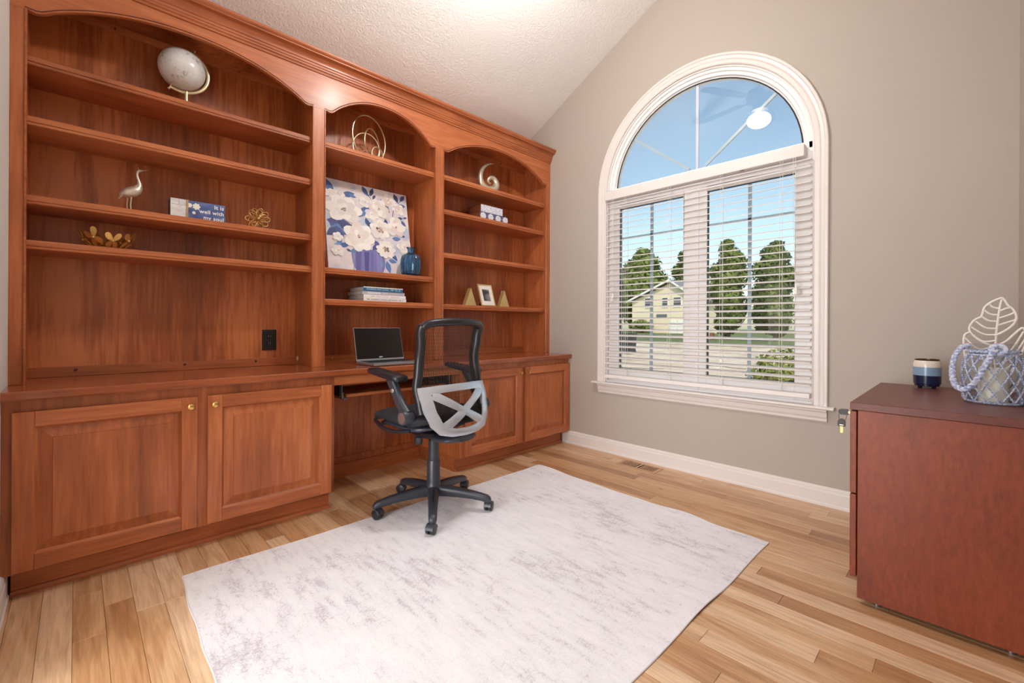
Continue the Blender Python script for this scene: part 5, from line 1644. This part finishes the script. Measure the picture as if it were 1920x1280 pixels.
# seat: cushion with curled front edge over a plastic pan
def seat_layer(name, mat, z0, z1, mx, y0, y1, dome):
    R = []
    N_ = 9
    for i in range(N_ + 1):
        v = i / N_
        y = y0 + (y1 - y0) * v
        drop = -0.030 * max(0, (v - 0.78) / 0.22) ** 2 + 0.010 * max(0, (0.2 - v) / 0.2)
        w = mx * (0.90 + 0.10 * math.sin(PI * min(1, v * 1.25 + 0.12)))
        shrink = 1.0 if 0 < i < N_ else 0.86
        R.append(sect((0, y, (z0 + z1) / 2 + drop), (0, 1, 0), (0, 0, 1), w * shrink, (z1 - z0) / 2 * (1.0 if 0 < i < N_ else 0.55), 28, 4.5))
    return loc(MB().rings(R), name, mat, smooth=60)
seat_layer('seat_cushion', M_SEAT, 0.488, 0.545, 0.252, -0.190, 0.272, 0)
seat_layer('seat_pan', M_CBLK, 0.462, 0.494, 0.232, -0.185, 0.235, 0)
sl = MB()
sl.tube(cat([(-0.236, 0.20, 0.490), (-0.256, 0.11, 0.470), (-0.256, 0.0, 0.462), (-0.230, -0.10, 0.474)], 5), 0.010, 8)
loc(sl, 'seat_rail', M_CBLK2, smooth=True)

# back: surface (x, z) -> y
def backy(x, z):
    key = [(0.40, -0.215), (0.45, -0.232), (0.52, -0.225), (0.60, -0.205), (0.70, -0.172), (0.82, -0.160), (0.93, -0.178), (1.05, -0.205)]
    if z <= key[0][0]: y = key[0][1]
    elif z >= key[-1][0]: y = key[-1][1]
    else:
        for (za, ya), (zb_, yb_) in zip(key, key[1:]):
            if za <= z <= zb_:
                t = (z - za) / (zb_ - za); t = t * t * (3 - 2 * t)
                y = ya + (yb_ - ya) * t; break
    return y + 1.05 * x * x
outline = [(-0.222, 0.560), (-0.226, 0.640), (-0.222, 0.700), (-0.210, 0.770), (-0.203, 0.840), (-0.206, 0.910), (-0.212, 0.965), (-0.206, 1.003), (-0.180, 1.022), (-0.10, 1.031), (0.0, 1.034), (0.10, 1.031), (0.180, 1.022), (0.206, 1.003), (0.212, 0.965), (0.206, 0.910), (0.203, 0.840), (0.210, 0.770), (0.222, 0.700), (0.226, 0.640), (0.222, 0.560)]
P = cat([(x, z, 0) for x, z in outline], 4)
R = []
for i, p in enumerate(P):
    a, b_ = P[max(i - 1, 0)], P[min(i + 1, len(P) - 1)]
    p3 = Vector((p.x * 0.93, backy(p.x, p.y), p.y - (0.016 if p.y > 1.0 else 0)))
    t = Vector(((b_ - a).x, backy(b_.x, b_.y) - backy(a.x, a.y), (b_ - a).y))
    nr = Vector((2.1 * p.x, -1, 0)).normalized()
    R.append(sect(p3, t, nr, 0.023 if p.y < 0.99 else 0.020, 0.027, 12, 2.6))
loc(MB().rings(R), 'back_frame', M_CBLK2, smooth=60)
# mesh: fine upright strands, too fine to count
ms = MB()
nst = 44
for k in range(nst):
    x = -0.186 + 0.372 * k / (nst - 1)
    zb_ = 0.50
    zt_ = 1.016
    pts = [zb_ + (zt_ - zb_) * i / 14 for i in range(15)]
    hw = 0.0017
    vs = []
    for z in pts:
        y = backy(x, z) + 0.004
        vs += [(x - hw, y, z), (x + hw, y, z)]
    ms.add(vs, [(2 * i, 2 * i + 1, 2 * i + 3, 2 * i + 2) for i in range(14)])
for k in range(30):
    z = 0.505 + 0.508 * k / 29
    xs = [-0.188 + 0.376 * i / 12 for i in range(13)]
    vs = []
    for x in xs:
        y = backy(x, z) + 0.0048
        vs += [(x, y, z - 0.0006), (x, y, z + 0.0006)]
    ms.add(vs, [(2 * i, 2 * i + 1, 2 * i + 3, 2 * i + 2) for i in range(12)])
mo = loc(ms, 'mesh_fabric', M_MESHF)
mo['kind'] = 'stuff'
# silver lumbar shell with a cross
outer = [(-0.226, 0.690), (-0.12, 0.697), (0.0, 0.699), (0.12, 0.697), (0.226, 0.690), (0.228, 0.640), (0.218, 0.570), (0.196, 0.505), (0.155, 0.462), (0.09, 0.446), (0.0, 0.442), (-0.09, 0.446), (-0.155, 0.462), (-0.196, 0.505), (-0.218, 0.570), (-0.228, 0.640)]
inner = [(-0.172, 0.655), (-0.10, 0.662), (0.0, 0.664), (0.10, 0.662), (0.172, 0.655), (0.170, 0.630), (0.158, 0.570), (0.140, 0.522), (0.108, 0.494), (0.06, 0.482), (0.0, 0.480), (-0.06, 0.482), (-0.108, 0.494), (-0.140, 0.522), (-0.158, 0.570), (-0.170, 0.630)]
def shell_pt(x, z, o): return Vector((x, backy(x, z) - 0.030 - o, z))
def dense(L_):
    out = []
    for i in range(len(L_)):
        a, b_ = L_[i], L_[(i + 1) % len(L_)]
        for q in range(3): out.append((a[0] + (b_[0] - a[0]) * q / 3, a[1] + (b_[1] - a[1]) * q / 3))
    return out
O, I = dense(outer), dense(inner)
R = []
for (ox, oz), (ix, iz) in zip(O, I):
    mx_, mz_ = (ox + ix) / 2, (oz + iz) / 2
    R.append([shell_pt(ox, oz, -0.004), shell_pt(ox, oz, 0.002), shell_pt(mx_, mz_, 0.008), shell_pt(ix, iz, 0.003), shell_pt(ix, iz, -0.005)])
sh_ = MB().rings(R, closed_path=True)
loc(sh_, 'lumbar_shell', M_SILVER, smooth=45)
for (p, q) in (((-0.165, 0.655), (0.120, 0.497)), ((0.165, 0.655), (-0.120, 0.497))):
    R = []
    for i in range(13):
        t = i / 12
        x, z = p[0] + (q[0] - p[0]) * t, p[1] + (q[1] - p[1]) * t
        dx, dz = q[0] - p[0], q[1] - p[1]
        L_ = math.hypot(dx, dz); nx, nz = -dz / L_, dx / L_
        w = 0.017 + 0.006 * abs(2 * t - 1)
        R.append([shell_pt(x + nx * w, z + nz * w, -0.005), shell_pt(x + nx * w, z + nz * w, 0.002), shell_pt(x, z, 0.006), shell_pt(x - nx * w, z - nz * w, 0.002), shell_pt(x - nx * w, z - nz * w, -0.005)])
    loc(MB().rings(R), 'cross_bar', M_SILVER, smooth=45)
# lower back carrier that curves under the seat
R = []
for i in range(9):
    t = i / 8
    z = 0.424 - 0.014 * math.sin(t * PI / 2)
    y = backy(0, 0.45) - 0.022 + 0.16 * t
    w = 0.112 - 0.012 * t
    R.append(sect((0, y, z), (0, 1, -0.12), (0, 0, 1), w * (0.55 if i == 0 else 0.85 if i == 1 else 1), 0.016 + 0.006 * t, 20, 2.3))
loc(MB().rings(R), 'back_carrier', M_CBLK, smooth=60)

# arms
for sx in (-1, 1):
    X = 0.262 * sx
    loc(MB().rings([sect((0.10 * sx, -0.06, 0.470), (sx, 0, 0.25), (0, 0, 1), 0.06, 0.020), sect((0.20 * sx, -0.09, 0.505), (sx, -0.2, 0.4), (0, 0, 1), 0.052, 0.026), sect((0.243 * sx, -0.108, 0.540), (sx, -0.2, 0.6), (0, 0, 1), 0.036, 0.034)]), 'arm_mount', M_CBLK, smooth=50)
    pv = MB().lathe([(0.0, -0.030), (0.034, -0.030), (0.037, -0.024), (0.037, 0.024), (0.034, 0.030), (0.0, 0.030)], (X, -0.113, 0.549), 24, 'x')
    po = loc(pv, 'arm_pivot', M_CBLK, smooth=True)
    MB().lathe([(0.0, -0.0315 * 1), (0.026, -0.0315), (0.028, -0.029)], (X, -0.113, 0.549), 24, 'x').build('pivot_cap', M_DISC, po, local=True, smooth=True) if sx < 0 else MB().lathe([(0.0, 0.0315), (0.026, 0.0315), (0.028, 0.029)], (X, -0.113, 0.549), 24, 'x').build('pivot_cap', M_DISC, po, local=True, smooth=True)
    ar = MB()
    path = [(-0.113, 0.560), (-0.075, 0.600), (-0.035, 0.650), (0.000, 0.700), (0.012, 0.722), (0.016, 0.735)]
    R = []
    for i, (y, z) in enumerate(path):
        a, b_ = path[max(0, i - 1)], path[min(len(path) - 1, i + 1)]
        R.append(sect((X, y, z), (0, b_[0] - a[0], b_[1] - a[1]), (sx, 0, 0), [0.034, 0.030, 0.027, 0.027, 0.032, 0.036][i], 0.018, 12, 3.4))
    ar.rings(R)
    arm = loc(ar, 'arm_bracket', M_CBLK, smooth=50)
    MB().lathe([(0.0, -0.003), (0.010, -0.003), (0.0125, 0.0)], (X + 0.0185 * sx, -0.018, 0.672), 16, 'x').build('button', plain('chrome_button', (196, 196, 200), 0.2, 0.8), arm, local=True, smooth=True)
    pd = MB()
    R = []
    for (y, z, hw, hh) in ((-0.078, 0.731, 0.026, 0.010), (-0.070, 0.733, 0.038, 0.0165), (-0.03, 0.738, 0.042, 0.0175), (0.06, 0.747, 0.044, 0.0165), (0.14, 0.756, 0.043, 0.0150), (0.175, 0.760, 0.038, 0.0135), (0.188, 0.761, 0.024, 0.008)):
        R.append(sect((X, y, z), (0, 1, 0.1), (0, 0, 1), hw, hh, 16, 3.4))
    pd.rings(R)
    loc(pd, 'arm_pad', M_CBLK2, smooth=60)
# ------------------------------------------------------------------ outside the window
GZ = -0.45
def ground_mat(name, cols, scale, rough=0.95, bump=0.4):
    m, nt, b = new_mat(name)
    N, L = nt.nodes, nt.links
    tc = N.new('ShaderNodeTexCoord')
    n1 = N.new('ShaderNodeTexNoise'); n1.inputs['Scale'].default_value = scale; n1.inputs['Detail'].default_value = 6
    L.new(tc.outputs['Object'], n1.inputs['Vector'])
    cr = N.new('ShaderNodeValToRGB'); e = cr.color_ramp.elements
    e[0].position = 0.33; e[0].color = srgb(*cols[0]); e[1].position = 0.68; e[1].color = srgb(*cols[-1])
    if len(cols) == 3:
        q = e.new(0.5); q.color = srgb(*cols[1])
    L.new(n1.outputs['Fac'], cr.inputs[0]); L.new(cr.outputs[0], b.inputs['Base Color'])
    b.inputs['Roughness'].default_value = rough
    bp = N.new('ShaderNodeBump'); bp.inputs['Strength'].default_value = bump; bp.inputs['Distance'].default_value = 0.02
    L.new(n1.outputs['Fac'], bp.inputs['Height']); L.new(bp.outputs[0], b.inputs['Normal'])
    return m
M_GRASS = ground_mat('lawn_grass', [(82, 92, 48), (102, 114, 60), (128, 136, 78)], 1.6)
M_DRIVE = ground_mat('pale_concrete', [(202, 180, 154), (220, 199, 174), (230, 211, 188)], 0.9, bump=0.1)
M_ROAD = ground_mat('asphalt', [(118, 120, 128), (134, 136, 144)], 2.0, bump=0.1)
def band(name, x0, x1, z, mat):
    return structure(MB().box(x0, x1, -60, 90, GZ - 0.3, GZ + z).build(name, mat))
band('driveway', 0.2, 30, 0.0, M_DRIVE)
band('lawn_verge', 30, 46, 0.02, M_GRASS)
band('street', 46, 60, 0.0, M_ROAD)
band('lawn_far', 60, 190, 0.03, M_GRASS)
# cracks and tar seams in the concrete, flat lines with a shape of their own
M_CRACK = plain('tar_seam', (70, 62, 56), 0.9)
rng = random.Random(5)
ck = MB()
for k in range(26):
    x = rng.uniform(8, 29); y = rng.uniform(-3, 16)
    L_ = rng.uniform(1.0, 4.0); a = rng.uniform(1.1, 2.0)
    P_ = [(x + math.cos(a) * L_ * i / 6 + rng.uniform(-0.15, 0.15), y + math.sin(a) * L_ * i / 6 + rng.uniform(-0.15, 0.15)) for i in range(7)]
    w = rng.uniform(0.03, 0.10)
    vs = []
    for (px, py) in P_: vs += [(px - w, py, GZ + 0.004), (px + w, py, GZ + 0.004)]
    ck.add(vs, [(2 * i, 2 * i + 1, 2 * i + 3, 2 * i + 2) for i in range(6)])
co = tag(ck.build('pavement_cracks', M_CRACK), 'dark tar-filled cracks across the pale driveway', 'cracks')
co['kind'] = 'stuff'

def leaf_mat(name, a, b_, c):
    m, nt, b = new_mat(name)
    N, L = nt.nodes, nt.links
    tc = N.new('ShaderNodeTexCoord')
    n1 = N.new('ShaderNodeTexNoise'); n1.inputs['Scale'].default_value = 0.9; n1.inputs['Detail'].default_value = 6; n1.inputs['Roughness'].default_value = 0.75
    L.new(tc.outputs['Object'], n1.inputs['Vector'])
    cr = N.new('ShaderNodeValToRGB'); e = cr.color_ramp.elements
    e[0].position = 0.35; e[0].color = srgb(*a); e[1].position = 0.66; e[1].color = srgb(*c)
    q = e.new(0.5); q.color = srgb(*b_)
    L.new(n1.outputs['Fac'], cr.inputs[0]); L.new(cr.outputs[0], b.inputs['Base Color'])
    b.inputs['Roughness'].default_value = 0.8
    b.inputs['Specular IOR Level'].default_value = 0.2
    return m
M_LEAF1 = leaf_mat('maple_leaves', (64, 78, 34), (98, 114, 52), (144, 152, 86))
M_LEAF2 = leaf_mat('dark_leaves', (52, 64, 32), (80, 96, 46), (116, 128, 70))
M_BARK = plain('bark', (84, 68, 56), 0.95, bump=0.6, bscale=12)
def foliage(blobs, n, size, seed):
    """leaf clumps scattered over the shells of several blobs: one crown"""
    r_ = random.Random(seed)
    mb = MB()
    tot = sum(b_[3] ** 2 for b_ in blobs)
    for (cx, cy, cz_, R_, sz) in blobs:
        for _ in range(int(n * R_ ** 2 / tot)):
            d = Vector((r_.gauss(0, 1), r_.gauss(0, 1), r_.gauss(0, 1))).normalized()
            rr = R_ * (0.70 + 0.34 * r_.random())
            p = Vector((cx, cy, cz_)) + Vector((d.x * rr, d.y * rr, d.z * rr * sz))
            s = size * r_.uniform(0.6, 1.4)
            u = Vector((r_.gauss(0, 1), r_.gauss(0, 1), r_.gauss(0, 1))).normalized()
            w = d.cross(u)
            if w.length < 0.1: continue
            w.normalize(); u = (w.cross(d) + d * r_.uniform(-0.6, 0.6)).normalized()
            mb.add([p - u * s, p + w * s * 0.5, p + u * s, p - w * s * 0.5], [(0, 1, 2, 3)])
    return mb
def tree(label, x, y, h, w, seed, mat, trunk=True, n=9000, low=0.12, group=None, shape_=1.0):
    t = thing('tree', label, 'tree', (x, y, GZ), group=group)
    r_ = random.Random(seed)
    zb_ = GZ + h * low
    blobs = []
    hh = h * (1 - low)
    for k in range(22):
        v = (k + 0.5) / 22
        prof = (math.sin(PI * (0.12 + 0.80 * v)) ** 0.8) * (1.15 - 0.45 * v * shape_)
        a = r_.uniform(0, 2 * PI)
        off = w * 0.5 * prof * r_.uniform(0.1, 0.45)
        R_ = w * 0.5 * prof * r_.uniform(0.62, 0.80)
        blobs.append((x + off * math.cos(a), y + off * math.sin(a), zb_ + hh * min(0.93, v), R_, 0.9))
    foliage(blobs, n, w * 0.052, seed).build('crown', mat, t)
    tk = MB().tube([(x, y, GZ), (x + 0.05, y, GZ + h * 0.25), (x, y + 0.05, GZ + h * 0.6)], 0.2, 8, rs=[w * 0.045, w * 0.034, w * 0.015])
    tk.build('trunk', M_BARK, t, smooth=True)
    return t
tree('tall rounded green tree on the verge, nearer the cream house', 45.0, 14.2, 10.6, 4.6, 1, M_LEAF1, low=0.10)
tree('tall dense green tree on the verge farther from the cream house', 45.0, 9.9, 9.8, 4.6, 2, M_LEAF2, low=0.10)
tree('broad green tree rising behind the left slope of the house roof', 92.0, 50.5, 19.5, 13.0, 3, M_LEAF1)
tree('green tree rising behind the right slope of the house roof', 92.0, 40.0, 18.0, 8.5, 4, M_LEAF2)
for i, (x, y, h, w, lab) in enumerate(((118, 22, 10, 8, 'distant leafy tree behind the dense tree on the verge'), (122, 32.5, 9, 8.5, 'distant leafy tree between the two verge trees'), (119, 43, 10, 9, 'distant leafy tree behind the tree nearer the cream house'), (124, 64, 11, 15, 'distant leafy tree beyond the bush beside the cream house'))):
    tree(lab, x, y, h, w, 20 + i, M_LEAF2, n=4000, low=0.03, group='distant tree row')

# shrub close to the window
M_SHRUB = leaf_mat('shrub_leaves', (84, 104, 34), (124, 136, 52), (168, 162, 82))
M_SHRUB2 = leaf_mat('shrub_tips', (150, 120, 70), (186, 156, 104), (206, 182, 140))
def near_shrub(x, y, label):
    t = thing('shrub', label, 'shrub', (x, y, GZ))
    blobs = []
    r_ = random.Random(31)
    for k in range(15):
        blobs.append((x + r_.uniform(-0.35, 0.45), y + r_.uniform(-0.75, 0.55), GZ + r_.uniform(0.28, 0.86), r_.uniform(0.28, 0.38), 1.0))
    foliage(blobs, 30000, 0.03, 32).build('leaves', M_SHRUB, t)
    tips = MB()
    for k in range(260):
        a, rr = r_.uniform(0, 2 * PI), r_.uniform(0, 1) ** 0.5
        px, py = x + 0.05 + 0.6 * rr * math.cos(a), y - 0.05 + 0.95 * rr * math.sin(a)
        zt_ = GZ + 1.16 - 0.35 * rr ** 2 - 0.42 * max(0, (py - y + 0.1)) + r_.uniform(-0.1, 0.08)
        d = Vector((r_.uniform(-0.3, 0.3), r_.uniform(-0.3, 0.3), 1)).normalized()
        p = Vector((px, py, zt_))
        for q in range(3):
            s = Vector((r_.gauss(0, 1), r_.gauss(0, 1), 0.4)).normalized()
            tips.add([p, p + s * 0.022 + d * 0.01, p + s * 0.044 + d * 0.03, p + s * 0.018 + d * 0.03], [(0, 1, 2, 3)])
            p = p + d * 0.022
    tips.build('dry_tips', M_SHRUB2, t)
    st_ = MB()
    for k in range(9):
        a = 2 * PI * k / 9
        st_.tube([(x, y, GZ), (x + 0.25 * math.cos(a), y + 0.4 * math.sin(a), GZ + 0.55)], 0.008, 6)
    st_.build('stems', M_BARK, t)
    return t
near_shrub(2.45, -1.90, 'golden green leafy shrub growing just outside the window')

# house across the street
M_SIDE = plain('cream_siding', (232, 218, 188), 0.7, bump=0.2, bscale=3)
M_ROOF = plain('grey_shingle', (132, 134, 138), 0.9, bump=0.6, bscale=8)
M_WHT = plain('white_house_trim', (240, 238, 234), 0.5)
M_WIN = plain('dark_window', (84, 86, 100), 0.15)
hs = thing('house', 'cream two-storey house with a grey gabled roof and white garage doors across the street', 'house', (82, 37, GZ))
HX_, HY0, HY1, HPK = 76.0, 30.6, 43.6, 9.3
YM = (HY0 + HY1) / 2 - 1.45
ev = 5.9
w_ = MB()
w_.prism_x([(HY0, GZ), (HY1, GZ), (HY1, ev - 0.12), (YM, HPK - 0.35), (HY0, ev - 0.12)], HX_, HX_ + 11)
w_.build('walls', M_SIDE, hs)
for (ya, yb_) in ((HY1 + 0.9, YM), (HY0 - 0.9, YM)):
    slope = (HPK - ev) / abs(YM - (HY1 if ya > YM else HY0))
    za = HPK - slope * abs(YM - ya)
    r_ = MB()
    r_.prism_x([(ya, za), (YM, HPK), (YM, HPK + 0.28), (ya, za + 0.28)], HX_ - 0.7, HX_ + 11.5)
    r_.build('roof', M_ROOF, hs)
    f_ = MB()
    f_.prism_x([(ya, za - 0.06), (YM, HPK - 0.06), (YM, HPK + 0.30), (ya, za + 0.30)], HX_ - 0.86, HX_ - 0.70)
    f_.build('rake_board', M_WHT, hs)
for (ya, yb_, za, zb_) in ((39.5, 40.75, 4.45, 6.25), (36.15, 37.2, 4.5, 6.2), (33.6, 34.95, 4.5, 6.2)):
    fw_ = MB(); fw_.box(HX_ - 0.10, HX_ - 0.001, ya - 0.12, yb_ + 0.12, za - 0.12, zb_ + 0.12)
    fo = fw_.build('window', M_WHT, hs)
    MB().box(HX_ - 0.13, HX_ - 0.10, ya, yb_, za, (za + zb_) / 2 - 0.04).build('pane', M_WIN, fo)
    MB().box(HX_ - 0.13, HX_ - 0.10, ya, yb_, (za + zb_) / 2 + 0.04, zb_).build('pane', M_WIN, fo)
MB().box(HX_ - 0.25, HX_ - 0.001, 36.3, 38.3, 2.62, 3.15).build('awning', plain('slate_awning', (104, 110, 122), 0.6), hs)
for (ya, yb_) in ((34.45, 35.65), (32.2, 34.2)):
    gd = MB().box(HX_ - 0.12, HX_ - 0.001, ya, yb_, GZ + 0.04, 2.05).build('garage_door', M_WHT, hs)
    for q in range(1, 4):
        MB().box(HX_ - 0.135, HX_ - 0.12, ya, yb_, GZ + 0.04 + q * 0.62 - 0.02, GZ + 0.04 + q * 0.62 + 0.02).build('panel_seam', M_ROOF, gd)
bsh = thing('bush', 'round green bush in front of the cream house', 'bush', (74.2, 40.6, GZ))
foliage([(74.2, 40.6 + dy, GZ + 1.2 + dz, 1.3, 0.9) for dy, dz in ((-1.2, 0), (0, 0.5), (1.2, 0), (0.3, -0.3))], 1800, 0.16, 9).build('leaves', M_LEAF1, bsh)
MB().tube([(74.2, 40.6, GZ), (74.2, 40.6, GZ + 1.0)], 0.12, 6).build('stem', M_BARK, bsh)
# things along the drive and street
bn = thing('wheeled_bin', 'dark green wheeled bin standing on the driveway', 'bin', (17.0, 9.0, GZ))
MB().rings([[(17 - 0.25, 9 - 0.22, GZ + 0.08), (17 + 0.25, 9 - 0.22, GZ + 0.08), (17 + 0.25, 9 + 0.22, GZ + 0.08), (17 - 0.25, 9 + 0.22, GZ + 0.08)], [(17 - 0.30, 9 - 0.28, GZ + 1.0), (17 + 0.30, 9 - 0.28, GZ + 1.0), (17 + 0.30, 9 + 0.28, GZ + 1.0), (17 - 0.30, 9 + 0.28, GZ + 1.0)]]).build('body', plain('bin_green', (48, 54, 56), 0.5), bn)
MB().box(16.68, 17.34, 8.70, 9.30, GZ + 1.0, GZ + 1.06).build('lid', plain('bin_lid', (40, 44, 46), 0.5), bn, bevel=0.02)
for dy in (-0.2, 0.2):
    MB().lathe([(0.0, -0.03), (0.10, -0.03), (0.10, 0.03), (0.0, 0.03)], (17.22, 9 + dy, GZ + 0.10), 14, 'y').build('wheel', M_BLKP, bn)
uc = thing('utility_cabinet', 'white utility cabinet on a brick-red base on the far verge', 'utility cabinet', (44.0, 15.9, GZ))
MB().box(43.8, 44.2, 15.66, 16.12, GZ + 0.03, GZ + 1.25).build('housing', M_WHT, uc, bevel=0.02)
MB().box(43.8, 44.2, 15.30, 15.655, GZ + 0.03, GZ + 0.75).build('side_box', plain('brick_red', (140, 92, 80), 0.8), uc)
